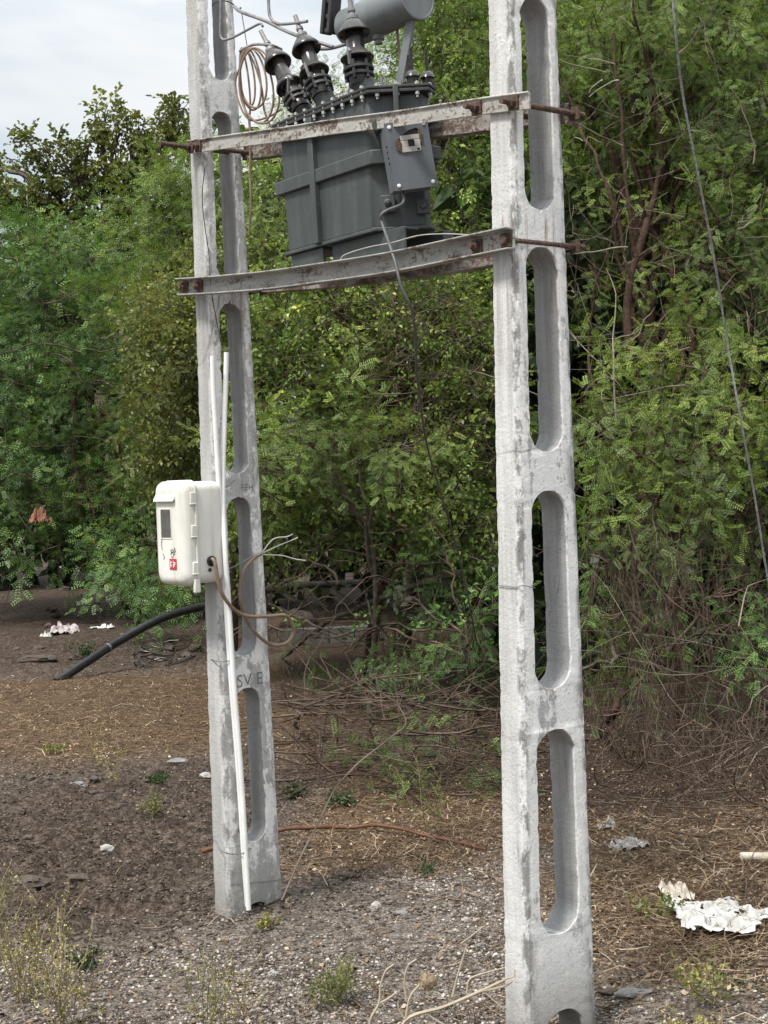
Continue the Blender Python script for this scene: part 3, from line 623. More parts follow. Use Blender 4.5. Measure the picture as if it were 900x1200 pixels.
# conservator
u0, z0 = uv(414, 31, .10); u1, z1 = uv(494, -3, .10)
c0 = lc(u0, .10, z0); c1 = lc(u1, .10, z1); ax = (c1-c0); CL = np.linalg.norm(ax); ax /= CL; R = .066
mb = MB(); mb.lathe(c0, ax, [(.004, -.030), (R*.5, -.026), (R*.85, -.014), (R, .0), (R, CL-.012), (R*1.06, CL-.012), (R*1.06, CL), (R*.98, CL+.001), (R*.97, CL-.004), (.002, CL-.004)], 40); con = mb.build('conservator', GREY, tr, smooth=40)
mb = MB(); q = c0+ax*CL*.42-Tz*R; mb.lathe(q+Tz*.01, -Tz, [(.020, 0), (.020, .022), (.013, .024), (.013, .036)], 14); mb.build('drain_plug', GREY, con)
mb = MB(); pb = lc(uv(468, 104, .085)[0], .085, zl+.02); pt = c1-ax*.03-Tz*(R*.6); d = pt-pb; d /= np.linalg.norm(d); sx = np.cross(d, EY); sx /= np.linalg.norm(sx); mb.box((pb+pt)/2, (.018, .006, np.linalg.norm(pt-pb)/2), (sx, np.cross(d, sx), d)); mb.build('support_bracket', GREY, con, bevel=.002)
mb = MB(); pb = lc(u0-.02, .09, zl+.02); pt = c0+ax*.05-Tz*R*.8; mb.tube([pb, (pb+pt)/2, pt], .016, 14); mb.build('support_pipe', GREY, con)
# breather: dark slotted box left of the conservator
ub_, z_ = uv(392, 10, .06); bb = lc(ub_, .06, z_); rx = np.array([.97, 0, -.22]); rx /= np.linalg.norm(rx); rz = np.cross(rx, EY)
mb = MB()
for sx in (-1, 1): mb.box(bb+rx*sx*.018, (.009, .022, .075), (rx, EY, rz))
for k in (-.066, -.02, .03, .066): mb.box(bb+rz*k, (.0088, .016, .008), (rx, EY, rz))
mb.build('breather', DARKST, tr, bevel=.004)

# ------------------------------------------------------------------ wires and cables round the transformer
def cable(name, pts, r, mat, label, cat, n=8, group=None, sides=8):
    pp = crv(pts, n); mb = MB(); mb.tube(pp, r, sides); o = mb.build(name, mat, org=pp[0], smooth=60); return tag(o, label, cat, group)
V = lambda x, y, v=-.05: onv(x, y, v)
cable('overhead_wire', [V(275, 8, -.02), V(283, 14), V(310, 24), V(330, 34), V(352, 43), V(390, 55, .0)], .0065, ALU, 'thick grey wire sloping from the left pole behind the middle bushing', 'wire')
cable('overhead_wire', [V(314, -25), V(315, 10), V(318, 22), V(327, 28), V(345, 27), V(360, 25)], .0055, ALU, 'grey wire dropping from above and bending to the middle bushing tip', 'wire')
cable('overhead_wire', [V(259, -20, -.09), V(258.5, 20, -.09), V(259, 44, -.09), V(270, 45, -.08), V(290, 35), V(304, 28), V(308, 31)], .0045, ALU, 'thin grey wire hooked down the left pole and across to the left bushing', 'wire')
cable('overhead_wire', [V(281, 60), V(290, 55), V(300, 52), V(318, 53), V(330, 58, 0)], .005, ALU, 'short grey wire arching over the cable coil', 'wire')
cable('overhead_wire', [V(362, 57, .05), V(385, 57, .05), V(405, 52, .05)], .006, ALU, 'short grey wire running behind the bushings to the conservator', 'wire')
mb = MB(); vf = V_U
pts = [onL(249, 7, -.03), onL(252, 3, .03), onL(262, 1, .055), onL(272, 4, .06), onL(279, 12, .05)]; mb.tube(crv(pts, 6), .0022, 6); mb.tube([onL(277, 8, .055), onL(280, 13, .06), onL(282, 9, .06)], .004, 6)
tag(mb.build('binding_wire', DARKST, org=pts[0]), 'thin dark wire bound round the top of the left pole', 'wire')
cable('hanging_tie', [V(283, 14), V(286, 32), V(288, 45), V(290, 56)], .0016, DARKST, 'thin dark string holding up the coil of brown cable', 'wire', 4, sides=5)
mb = MB(); top = (289, 56)
for k in range(6):
    w = 5+k*4.0; hgt = 66+rnd.random()*24; cx_ = 287+k*3.2-4; pp = []
    for j in range(33):
        a = j/32*2*math.pi; x = cx_+math.sin(a)*w*(.75+.25*math.sin(a*.5))+(hgt*.10)*(1-math.cos(a))/2; y = top[1]+hgt*(1-math.cos(a))/2+rnd.random()*.5
        pp.append(V(x, y, -.03-.008*k+.012*math.sin(a)))
    mb.tube(pp, .0036, 8)
mb.tube(crv([V(285, 70, -.03), V(276, 95, -.03), V(280, 120, -.03), V(292, 140, -.02), V(312, 138, 0), V(330, 128, .02)], 8), .0036, 8)
mb.tube(crv([V(291, 60, -.03), V(300, 80, -.03), V(307, 105, -.03), V(310, 130, -.02), V(320, 150, 0), V(340, 152, .03)], 8), .0036, 8)
tag(mb.build('cable_coil', BROWNC, org=V(289, 56)), 'loose coil of brown cable hanging left of the transformer bushings', 'cable coil')
cable('drop_cable', [V(292, 140, .05), V(293.5, 165, .05), V(293, 200, .05), V(294, 240, .05), V(292, 275, .05)], .0045, BROWNC, 'brown cable hanging straight down just right of the left pole', 'cable')
cable('drop_cable', [F(1.125, -.06, 2.49), F(1.115, -.075, 2.465), V(472, 238, -.09), V(455, 246, -.11), V(447, 252, -.125), V(448, 262, -.12), V(456, 285, -.15), V(464, 310, -.165), V(470, 335, -.165), V(482, 362, -.13), V(487, 395, -.05), V(489, 440, .2), at(500, 520, 6.2), at(520, 590, 6.9), at(540, 660, 7.6), at(556, 740, 8.3), gp(566, 800)], 0.0048, GREYC, 'grey cable looping from the cable box down over the lower channel into the bushes', 'cable')
cable('loose_wire', [V(398, 305, -.13), V(405, 298, -.135), V(430, 290, -.14), V(460, 284, -.14), V(490, 276, -.12), V(520, 274, -.08), V(548, 275, -.05)], .0018, PALEW, 'thin pale wire lying along the bottom of the tank', 'wire', sides=5)
cable('pipe_lead', [V(465, 30, .12), V(468, 60, .12), V(472, 85, .12), V(485, 96, .12), V(502, 101, .12), V(503, 106, .12)], .005, BROWNC, 'brown capillary lead curling down beside the conservator bracket', 'cable')
pts = [F(SPAN+.11, .17, 2.66), F(SPAN+.16, .15, 2.665), F(SPAN+.26, .10, 2.66), F(SPAN+.30, .08, 2.652)]
mb = MB(); mb.tube(crv(pts, 5), .0016, 5); mb.tube(crv([p+ZX*.012-UX*.02*i for i, p in enumerate(pts)], 5), .0016, 5); tag(mb.build('loose_wire', PALEW, org=pts[0]), 'thin pale wire ends on the upper rod right of the whitewashed pole', 'wire')
# black thin wires straying down the left pole
pts = [onv(240, 196, -.115), onv(238, 215, -.118), onv(237, 235, -.118), onv(240, 265, -.118), onv(245, 300, -.118), onv(246, 325, -.13), onv(249, 350, -.12), onL(253, 372, tL), onL(257, 392, tL), onL(261, 410, tL+.012)]
cable('stray_wire', pts, .0018, DARKST, 'thin black wire straggling down the left pole to the pipe tops', 'wire', sides=5)
# guy wire at right
cable('guy_wire', [at(784, -60, 5.6), at(790, 20, 5.6), at(800, 110, 5.7), at(820, 215, 5.8), at(838, 310, 5.9), at(852, 400, 6.0), at(866, 480, 6.0), at(884, 580, 6.1), at(902, 690, 6.2), at(930, 830, 6.3), gp(956, 985)], .0045, STAY, 'stranded grey stay wire slanting down at right in front of the bushes', 'stay wire', sides=8)

# ------------------------------------------------------------------ meter box, conduits
wv = lambda z: widL(z)/2
vb = -(wv(1.4))-.006; u0m, u1m = -.095, .098
z0m = uv(222, 684, -.27)[1]-.006; z1m = uv(222, 566, -.27)[1]+.005
zc = (z0m+z1m)/2; hzm = (z1m-z0m)/2
mo = F((u0m+u1m)/2-.01, vb, z0m)
mt = empty('meter_box', mo, -BETA-math.radians(-3), 'white plastic electricity meter box with dark window strapped on the left pole', 'meter box')
def rbox(w, d, h, r, n=6):       # rounded prism outline in x,z extruded along y
    pts = []
    for cxx, czz, a0 in ((w-r, h-r, 0), (-(w-r), h-r, 90), (-(w-r), -(h-r), 180), (w-r, -(h-r), 270)):
        for k in range(n+1): a = math.radians(a0+90*k/n); pts.append((cxx+r*math.cos(a), czz+r*math.sin(a)))
    return pts
wm = (u1m-u0m)/2
def slab(mb, w, h, r, y0, y1, zoff, tilt0=0, tilt1=0):
    o = rbox(w, 0, h, r); lo = [np.array([a, y0, zoff+b]) for a, b in o]; hi = [np.array([a, y1, zoff+b]) for a, b in o]
    mb.prism(lo, hi)
def loft(mb, secs, n=6):
    vs = []; k = None
    for (w, h, r, y, zo) in secs:
        o = rbox(w, 0, h, r, n); k = len(o); vs += [np.array([a, y, zo+b]) for a, b in o]
    m_ = len(secs); fs = [(i*k+j, i*k+(j+1) % k, (i+1)*k+(j+1) % k, (i+1)*k+j) for i in range(m_-1) for j in range(k)]
    fs += [tuple(range(k))[::-1], tuple((m_-1)*k+j for j in range(k))]; mb.add(vs, fs)
mb = MB(); loft(mb, [(wm*.97, hzm*.97, .028, 0, hzm), (wm, hzm, .032, -.012, hzm), (wm, hzm, .034, -.108, hzm)]); body = mb.build('body', WPL, mt, smooth=50)
mb = MB(); loft(mb, [(wm+.006, hzm+.006, .036, -.106, hzm), (wm+.006, hzm+.006, .036, -.116, hzm)]); mb.build('rim', WPL, body, smooth=40, bevel=.002)
mb = MB(); loft(mb, [(wm+.002, hzm+.003, .036, -.1165, hzm), (wm+.002, hzm+.003, .036, -.136, hzm), (wm-.004, hzm-.003, .036, -.150, hzm), (wm-.016, hzm-.014, .034, -.158, hzm-.001), (wm-.03, hzm-.028, .03, -.160, hzm-.002)]); door = mb.build('door', WPL, mt, smooth=60)
DY = -.1605
mb = MB(); mb.prism([np.array(p) for p in ((-.080, DY+.02, 2*hzm-.05), (.045, DY+.02, 2*hzm-.05), (.045, DY-.012, 2*hzm-.070), (-.080, DY-.012, 2*hzm-.070))], [np.array(p) for p in ((-.080, DY+.02, 2*hzm-.012), (.045, DY+.02, 2*hzm-.012), (.045, DY-.010, 2*hzm-.060), (-.080, DY-.010, 2*hzm-.060))]); mb.build('rain_hood', WPL, door, bevel=.003)
mb = MB(); loft(mb, [(.030, .050, .004, DY+.002, 0), (.030, .050, .004, DY-.0015, 0)], 2); w_ = mb.build('window', GLASSD, door); w_.location = (-.018, 0, hzm*1.19)
mb = MB()
for a, b, c_, d_ in ((-.0325, 0, .0025, .055), (.0325, 0, .0025, .055), (0, .0525, .030, .0025), (0, -.0525, .030, .0025)): mb.box((a, DY-.0003, b), (c_, .0012, d_))
mb.build('window_frame', WPL, w_, bevel=.001)
mb = MB()
for zz in (.16, .52, .84): mb = MB(); mb.box((wm+.003, -.124, 2*hzm*zz), (.006, .011, .020)); mb.box((wm+.003, -.124, 2*hzm*zz-.021), (.007, .012, .003)); mb.build('hinge', WPL, door, bevel=.002)
mb = MB(); mb.box((wm-.002, -.116, -.006), (.007, .012, .024)); mb.build('bottom_latch', WPL, body, bevel=.003)
mb = MB(); mb.box((-.05, -.07, -.006), (.03, .01, .008)); mb.build('bottom_lug', WPL, body, bevel=.003)
mb = MB(); mb.box((.018, DY-.0008, hzm*.40), (.021, .0012, .019)); lab = mb.build('red_logo_label', REDS, door, bevel=.0004)
mb = MB(); y_ = DY-.0026
for a, b, c_, d_ in ((.005, .40, .0018, .012), (.009, .435, .005, .0018), (.009, .375, .005, .0018), (.022, .40, .0016, .012), (.031, .43, .004, .0018), (.031, .40, .004, .0018), (.028, .385, .0018, .006)): mb.box((a, y_, hzm*b), (c_, .0004, d_))
mb.build('logo_strokes', WHT, lab)
mb = MB()
for sx, z_, st in ((-.048, .68, [(0, 0), (-.006, .02), (.004, .045), (.014, .05)]), (-.045, .60, [(0, 0), (.01, -.012), (.004, -.02)]), (.004, .66, [(0, 0), (.012, .006), (.018, 0), (.008, -.006), (0, 0)]), (.006, .62, [(0, 0), (.018, .004)]), (.004, .58, [(0, 0), (.008, .01), (.02, .004), (.012, -.01), (.002, -.004)]), (.026, .66, [(0, 0), (.004, .012), (.010, -.004)]), (.026, .58, [(0, 0), (.007, .016)])):
    mb.tube([np.array([sx+a, DY-.0004, hzm*z_+b]) for a, b in st], .0011, 5)
mb.build('handwritten_marks', INK, door)
hx_ = wm+.0005
mb = MB(); hp = np.array([hx_, -.052, 2*hzm*.215]); mb.lathe(hp, EX, [(.012, -.004), (.019, -.004), (.019, .006), (.014, .008), (.012, .002)], 20); mb.build('cable_entry', BLACKR, body)
mb = MB(); mb.lathe(np.array([hx_, -.060, 2*hzm*.13]), EX, [(.007, -.002), (.007, .003), (.004, .004)], 12); mb.build('entry_screw', DARKST, body)
tot = Matrix.Translation(Vector(mo)) @ Matrix.Rotation(-BETA+math.radians(3), 4, 'Z')
hw_ = np.array(tot @ Vector(hp))
# brown meter cable
U_ = lambda x, y, off: onL(x, y, off)
cable('meter_cable', [hw_-UX*.02, hw_+UX*.02, U_(258, 690, .10), U_(272, 712, .10), U_(290, 722, .09), U_(318, 722, .08), U_(336, 722, .07), U_(344, 738, .06), U_(338, 752, .06), U_(322, 756, .06), U_(306, 748, .06), U_(290, 728, .06), U_(281, 700, .06), U_(284, 672, .06), U_(296, 655, .06), U_(306, 649, .05)], .0068, BROWNC, 'brown cable looping out of the white meter box round the left pole', 'cable')
mb = MB()
for e in ([(306, 649), (320, 632), (336, 629), (343, 626)], [(306, 649), (325, 640), (340, 634), (349, 630)], [(306, 650), (330, 651), (345, 655), (358, 657)]):
    mb.tube(crv([U_(x, y, .03+.02*i) for i, (x, y) in enumerate(e)], 5), .0026, 6)
tag(mb.build('bare_wire_ends', PALEW, org=U_(306, 649, .05)), 'splayed white wire ends at the right edge of the left pole', 'wire')
cable('strap_wire', [onv(258, 672, -.11), U_(262, 670, .068), U_(280, 661, .062), U_(300, 650, .056), U_(310, 648, .0)], .0022, WIREM, 'thin strap wire slanting across the slot of the left pole below the meter box', 'wire', sides=6)
cable('strap_wire', [onv(246, 772, -.115), onv(254, 775, -.125), U_(262, 775, .056), U_(271, 774, .076), U_(279, 770, .056)], .002, WIREM, 'thin tie wire round the left pole and both pipes above the painted letters', 'wire', sides=6)
cable('strap_wire', [onv(252, 985, -.13), onv(258, 995, -.145), U_(266, 1000, .052), U_(278, 1001, .052), U_(287, 999, .088), U_(294, 994, .052)], .002, WIREM, 'thin tie wire round the left pole and pipes near the ground', 'wire', sides=6)
cable('strap_wire', [onv(584, 686, SPAN*0-.125), onv(604, 688, -.125), onu(613, 686, SPAN+.053+.012), onu(627, 689, SPAN+.053+.012)], .0013, WIREM, 'thin wire round the whitewashed pole at its middle slot', 'wire', sides=5)
cable('strap_wire', [U_(262, 572, .06), U_(268, 569, .075), U_(276, 562, .052)], .002, WIREM, 'thin tie wire holding the pipe above the meter box', 'wire', sides=5)
def conduit(pxs, lab):
    pp = crv([U_(x, y, o) for x, y, o in pxs], 8); mb = MB(); mb.tube(pp, .0094, 14); o = mb.build('conduit_pipe', PVC, org=pp[-1], smooth=60); tag(o, lab, 'pipe', 'white plastic conduits on the left pole')
conduit([(249, 417, .066), (250, 450, .064), (252.5, 500, .064), (255, 540, .064), (258.5, 600, .064), (261.5, 650, .066), (264.5, 700, .066), (271, 800, .064), (279, 900, .064), (285.5, 1000, .064), (290, 1062, .064)], 'white plastic conduit starting furthest left beside the concrete edge')
conduit([(265.5, 413, .072), (264.5, 450, .068), (262.8, 500, .066), (261.5, 550, .066), (261.5, 600, .069), (264.0, 650, .087), (267.5, 700, .087), (274, 800, .085), (282, 900, .085), (288, 1000, .085), (291.5, 1066, .085)], 'white plastic conduit with its top beside the slot of the left pole')

# ------------------------------------------------------------------ foliage templates: every face four points
def q4(*p): return np.array(p, float)
def tpl_feather(seed, L=.34, nleaf=8, pairs=9, ll=.0155, lw=.0046, pl=.078):
    r = np.random.default_rng(seed); Q = []; T = []
    def stem(a, b, w):
        d = b-a; s = np.cross(d, [0, 0, 1.]); s = s/(np.linalg.norm(s)+1e-9)*w; z = np.array([0, 0, w]); Q.append(q4(a-s, a+s, b+s*.6, b-s*.6)); T.append(-1); Q.append(q4(a-z, a+z, b+z*.6, b-z*.6)); T.append(-1)
    node = lambda t: np.array([L*t, .02*math.sin(t*5+seed), -.07*t*t])
    for k in range(4): stem(node(k/4), node((k+1)/4), .0022*(1-.15*k))
    for i in range(nleaf):
        t = .12+.88*i/(nleaf-1); o = node(t); sd = 1 if i % 2 else -1
        a0 = sd*(.95+.3*r.normal()*.5); pet = o+np.array([math.cos(a0), math.sin(a0), .1+.25*r.normal()])*.022
        for j in (-1, 1):
            a = a0+j*(.28+.12*r.random()); el = -.15+.3*r.normal(); ln = pl*(.75+.5*r.random())
            d = np.array([math.cos(a)*math.cos(el), math.sin(a)*math.cos(el), math.sin(el)]); s = np.cross(d, [r.normal()*.35, r.normal()*.35, 1]); s /= np.linalg.norm(s); nn = np.cross(s, d)
            lt = r.random()
            stem(pet, pet+d*ln-np.array([0, 0, ln*.12]), .0009)
            for k in range(pairs):
                tt = (k+.7)/pairs; b = pet+d*ln*tt-np.array([0, 0, ln*.12*tt*tt]); sc_ = ll*(.75+.35*math.sin(tt*3.0))
                for g in (-1, 1):
                    dr = s*g*.93+d*.35+nn*(.15*r.normal()); w = d*lw*.5
                    Q.append(q4(b, b+dr*sc_*.5+w, b+dr*sc_, b+dr*sc_*.5-w)); T.append(np.clip(lt+.12*r.normal(), 0, 1))
    return np.array(Q), np.array(T)
def tpl_oval(seed, L=.28, nleaf=11, ll=.05, lw=.03, droop=.5):
    r = np.random.default_rng(seed); Q = []; T = []
    node = lambda t: np.array([L*t, .03*math.sin(t*6+seed), -.09*t*t])
    for k in range(4):
        a, b = node(k/4), node((k+1)/4); s = np.array([0, .0016, 0]); z = np.array([0, 0, .0016]); Q.append(q4(a-s, a+s, b+s, b-s)); T.append(-1); Q.append(q4(a-z, a+z, b+z, b-z)); T.append(-1)
    for i in range(nleaf):
        t = .08+.92*i/(nleaf-1); o = node(t); a = (1 if i % 2 else -1)*(1.0+.5*r.normal()) if i < nleaf-1 else 0; el = -droop*.4+.45*r.normal()
        d = np.array([math.cos(a)*math.cos(el), math.sin(a)*math.cos(el), math.sin(el)]); n0 = np.array([r.normal()*.45, r.normal()*.45, 1.]); s = np.cross(n0, d); s /= np.linalg.norm(s); nn = np.cross(d, s)
        S = .65+.6*r.random(); l, w = ll*S, lw*S*(.8+.4*r.random()); b = o+d*.012; lt = r.random(); fold = .22+.15*r.random()
        c1 = b+d*l*.3-nn*0; c2 = b+d*l*.7-nn*.06*l; tip = b+d*l-nn*.2*l
        for g in (-1, 1):
            e1 = b+d*l*.28+s*g*w*.5+nn*w*fold; e2 = b+d*l*.66+s*g*w*.42+nn*(w*fold-.08*l)
            Q.append(q4(b, e1, e2, tip) if g > 0 else q4(b, tip, e2, e1)); T.append(np.clip(lt+g*.04, 0, 1))
    return np.array(Q), np.array(T)
FE = [tpl_feather(i) for i in range(5)]                       # near trees
FEC = [tpl_feather(20+i, .42, 7, 5, .026, .0105, .10) for i in range(5)]   # farther trees, coarser leaflets
OV = [tpl_oval(40+i) for i in range(5)]
OVS = [tpl_oval(60+i, .24, 13, .034, .022) for i in range(4)]
RD = [tpl_oval(80+i, .22, 16, .055, .040, .2) for i in range(4)]
def rotm(d, roll):
    n = len(d); d = d/np.linalg.norm(d, axis=1)[:, None]; a = np.tile([0, 0, 1.], (n, 1)); s = np.cross(a, d); L = np.linalg.norm(s, axis=1)[:, None]; s = np.where(L > 1e-3, s/np.maximum(L, 1e-6), [1., 0, 0]); t = np.cross(d, s)
    c, sn = np.cos(roll)[:, None], np.sin(roll)[:, None]; return np.stack([d, s*c+t*sn, t*c-s*sn], 2)
def stamp(tpls, P, D, S, tint, rollsd=.5):
    Vs, Ts = [], []; w = rg.integers(0, len(tpls), len(P)); roll = rg.normal(0, rollsd, len(P))
    Rm = rotm(D, roll)
    for k, (Q, T) in enumerate(tpls):
        i = np.where(w == k)[0]
        if not len(i): continue
        pts = Q.reshape(-1, 3); V = np.einsum('nij,vj->nvi', Rm[i]*S[i][:, None, None], pts)+P[i][:, None, :]
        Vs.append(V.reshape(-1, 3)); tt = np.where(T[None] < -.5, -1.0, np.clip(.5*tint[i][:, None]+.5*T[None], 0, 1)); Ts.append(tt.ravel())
    return np.concatenate(Vs), np.concatenate(Ts)
def ell(px, py, Y, rx, ry, rd, den=1.0):     # ellipsoid of foliage: centre at pixel & depth, radii in pixels and metres
    k = Y/FPX; return (at(px, py, Y), np.array([rx*k, rd, ry*k]), den)
def fill(clumps, per, droop=.35, out=1.0):
    P, D, tn = [], [], []
    for c, r, den in clumps:
        area = 4.2*(r[0]*r[2]+.6*r[1]*(r[0]+r[2])); n = max(4, int(per*den*area))
        d = rg.normal(size=(n, 3)); d /= np.linalg.norm(d, axis=1)[:, None]; q = (.35+.65*rg.random(n)**.6)[:, None]
        lump = .78+.5*vnoise(d[:, 0]*2.2+c[0]*7+50, d[:, 2]*2.2+c[2]*5+50)[:, None]
        P.append(c+d*r*q*lump); e = d*out+rg.normal(0, .45, (n, 3)); e[:, 2] -= droop*(.4+.8*rg.random(n)); D.append(e); tn.append(np.clip(.25+.35*rg.random(n)+.30*d[:, 2]*q[:, 0]+.12*rg.normal(size=n)+.16*rg.normal(), 0, 1))  # tint: bright new leaves on top, older inside; crown shade put into colour
    return np.concatenate(P), np.concatenate(D), np.concatenate(tn)
def limbpts(a, b, wob, n, r):
    a, b = np.array(a, float), np.array(b, float); L = np.linalg.norm(b-a); pts = []
    o = r.random()*50
    for i in range(n+1):
        t = i/n; w = math.sin(math.pi*min(t*1.2, 1))*wob*L if t < .83 else math.sin(math.pi*min(t*1.2, 1))*wob*L
        nn = np.array(mnoise.noise_vector(Vector((o+t*2.6, o*.7, t)))); pts.append(a+(b-a)*t+nn*wob*L*min(1, t*4)*min(1, (1-t)*3+.15)+np.array([0, 0, .10*L*math.sin(math.pi*t)]))
    return pts
def tree(name, label, cat, base, clumps, tpls, per, leaf, bark, trunk=None, r0=.05, scale=1.0, droop=.35, twigs=5, group=None, out=1.0, minz=.05, twr=.0035):
    base = np.array(base, float); root = empty(name, base, 0, label, cat, group)
    mb = MB(); r = random.Random(len(clumps)*31+int(abs(base[0])*100))
    trunk = trunk or [base-ZX*.1, base+np.array([.05, 0, .5]), base+np.array([.1, .05, 1.0])]
    tp = crv(trunk, 6); mb.tube(tp, [r0*(1-.45*i/(len(tp)-1)) for i in range(len(tp))], 9); hub = tp[-1]
    for c, rad, den in clumps:
        st = tp[int(len(tp)*(.55+.44*r.random()))] if len(tp) > 3 else hub
        lp = limbpts(st, c, .12, 9, r); mb.tube(lp, [r0*.42*(1-.75*i/9)+.004 for i in range(10)], 6)
        for k in range(twigs):
            d = np.array([r.gauss(0, 1), r.gauss(0, 1), r.gauss(0, 1)]); d /= np.linalg.norm(d); e = c+d*rad*(.8+.3*r.random())
            mb.tube(limbpts(lp[5+int(r.random()*4)], e, .18, 6, r), [twr*(1.7-1.2*i/6) for i in range(7)], 4)
    mb.build('trunk', bark, root, org=base, smooth=60).location = (0, 0, 0)
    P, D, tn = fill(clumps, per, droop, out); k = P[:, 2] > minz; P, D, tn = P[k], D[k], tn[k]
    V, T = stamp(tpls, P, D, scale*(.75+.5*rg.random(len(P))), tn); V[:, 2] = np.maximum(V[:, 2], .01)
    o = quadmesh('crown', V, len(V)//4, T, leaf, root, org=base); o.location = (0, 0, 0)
    return root

# ------------------------------------------------------------------ trees and bushes
E = ell
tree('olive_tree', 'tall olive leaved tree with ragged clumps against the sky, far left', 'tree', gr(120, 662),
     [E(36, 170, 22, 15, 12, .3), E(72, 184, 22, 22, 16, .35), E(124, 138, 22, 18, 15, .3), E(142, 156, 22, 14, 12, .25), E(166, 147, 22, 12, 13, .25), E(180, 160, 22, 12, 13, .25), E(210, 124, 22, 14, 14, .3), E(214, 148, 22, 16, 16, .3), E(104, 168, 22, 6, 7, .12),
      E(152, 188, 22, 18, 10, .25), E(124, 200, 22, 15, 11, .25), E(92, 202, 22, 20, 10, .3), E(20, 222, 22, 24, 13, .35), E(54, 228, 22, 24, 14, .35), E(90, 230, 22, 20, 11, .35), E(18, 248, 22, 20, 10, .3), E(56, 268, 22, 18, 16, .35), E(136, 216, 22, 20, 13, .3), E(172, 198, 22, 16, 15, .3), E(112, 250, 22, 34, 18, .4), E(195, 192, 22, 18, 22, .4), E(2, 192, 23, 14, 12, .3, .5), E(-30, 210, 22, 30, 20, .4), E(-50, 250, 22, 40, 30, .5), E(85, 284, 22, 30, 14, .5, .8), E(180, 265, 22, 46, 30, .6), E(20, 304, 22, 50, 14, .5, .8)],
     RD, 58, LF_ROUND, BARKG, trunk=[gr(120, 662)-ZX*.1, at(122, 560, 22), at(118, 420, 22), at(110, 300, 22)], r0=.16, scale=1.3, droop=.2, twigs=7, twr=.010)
tree('feathery_tree', 'bright green feathery tree just left of the grey pole top', 'tree', gr(205, 690),
     [E(200, 215, 15, 34, 24, .4), E(168, 232, 15, 24, 18, .3), E(214, 248, 15, 36, 28, .4), E(186, 262, 15, 30, 22, .4), E(230, 205, 15, 30, 26, .4), E(265, 235, 15, 40, 40, .5), E(182, 325, 14.6, 16, 30, .3), E(150, 360, 14.6, 20, 26, .3), E(225, 290, 15, 40, 30, .5)],
     FEC, 58, LF_BRIGHT, BARKG, trunk=[gr(205, 690)-ZX*.1, at(208, 560, 15), at(205, 400, 15), at(205, 300, 15)], r0=.07, droop=.5)
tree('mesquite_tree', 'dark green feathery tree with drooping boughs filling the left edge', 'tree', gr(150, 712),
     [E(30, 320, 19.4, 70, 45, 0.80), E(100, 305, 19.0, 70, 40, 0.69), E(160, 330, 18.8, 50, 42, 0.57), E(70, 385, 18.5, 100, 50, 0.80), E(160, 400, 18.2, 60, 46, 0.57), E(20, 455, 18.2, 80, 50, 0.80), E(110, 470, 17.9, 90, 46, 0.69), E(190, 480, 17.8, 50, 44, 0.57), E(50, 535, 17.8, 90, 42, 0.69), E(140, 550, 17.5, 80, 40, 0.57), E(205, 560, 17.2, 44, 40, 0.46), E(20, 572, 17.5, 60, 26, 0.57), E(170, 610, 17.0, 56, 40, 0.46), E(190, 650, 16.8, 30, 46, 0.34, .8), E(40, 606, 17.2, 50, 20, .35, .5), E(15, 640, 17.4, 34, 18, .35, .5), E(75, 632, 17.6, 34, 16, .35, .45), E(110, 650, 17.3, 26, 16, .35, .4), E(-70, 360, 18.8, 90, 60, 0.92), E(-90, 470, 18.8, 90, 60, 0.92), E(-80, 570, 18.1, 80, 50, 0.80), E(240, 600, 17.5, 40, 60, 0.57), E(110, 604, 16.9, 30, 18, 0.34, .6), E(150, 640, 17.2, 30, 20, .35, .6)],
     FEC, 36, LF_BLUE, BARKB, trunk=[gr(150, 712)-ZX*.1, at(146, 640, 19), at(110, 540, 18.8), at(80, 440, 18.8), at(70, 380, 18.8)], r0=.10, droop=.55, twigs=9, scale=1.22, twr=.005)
tree('creeper_bush', 'yellowish green creeper smothering a bush behind the left pole', 'bush', gr(275, 790),
     [E(212, 340, 11.6, 30, 36, .4), E(190, 375, 11.5, 34, 34, .4), E(225, 400, 11.3, 34, 40, .4), E(200, 440, 11.2, 34, 40, .4), E(225, 490, 11.2, 34, 44, .4), E(190, 510, 11.2, 30, 40, .35), E(215, 550, 11.2, 34, 36, .3, .9), E(262, 420, 11.2, 30, 60, .4), E(262, 320, 11.5, 34, 50, .4)],
     OVS[:3]+FE[:1], 150, LF_YEL, BARKG, trunk=[gr(275, 790)-ZX*.1, at(272, 650, 11.3), at(250, 560, 11.3), at(215, 450, 11.4)], r0=.03, droop=.3, twigs=8)
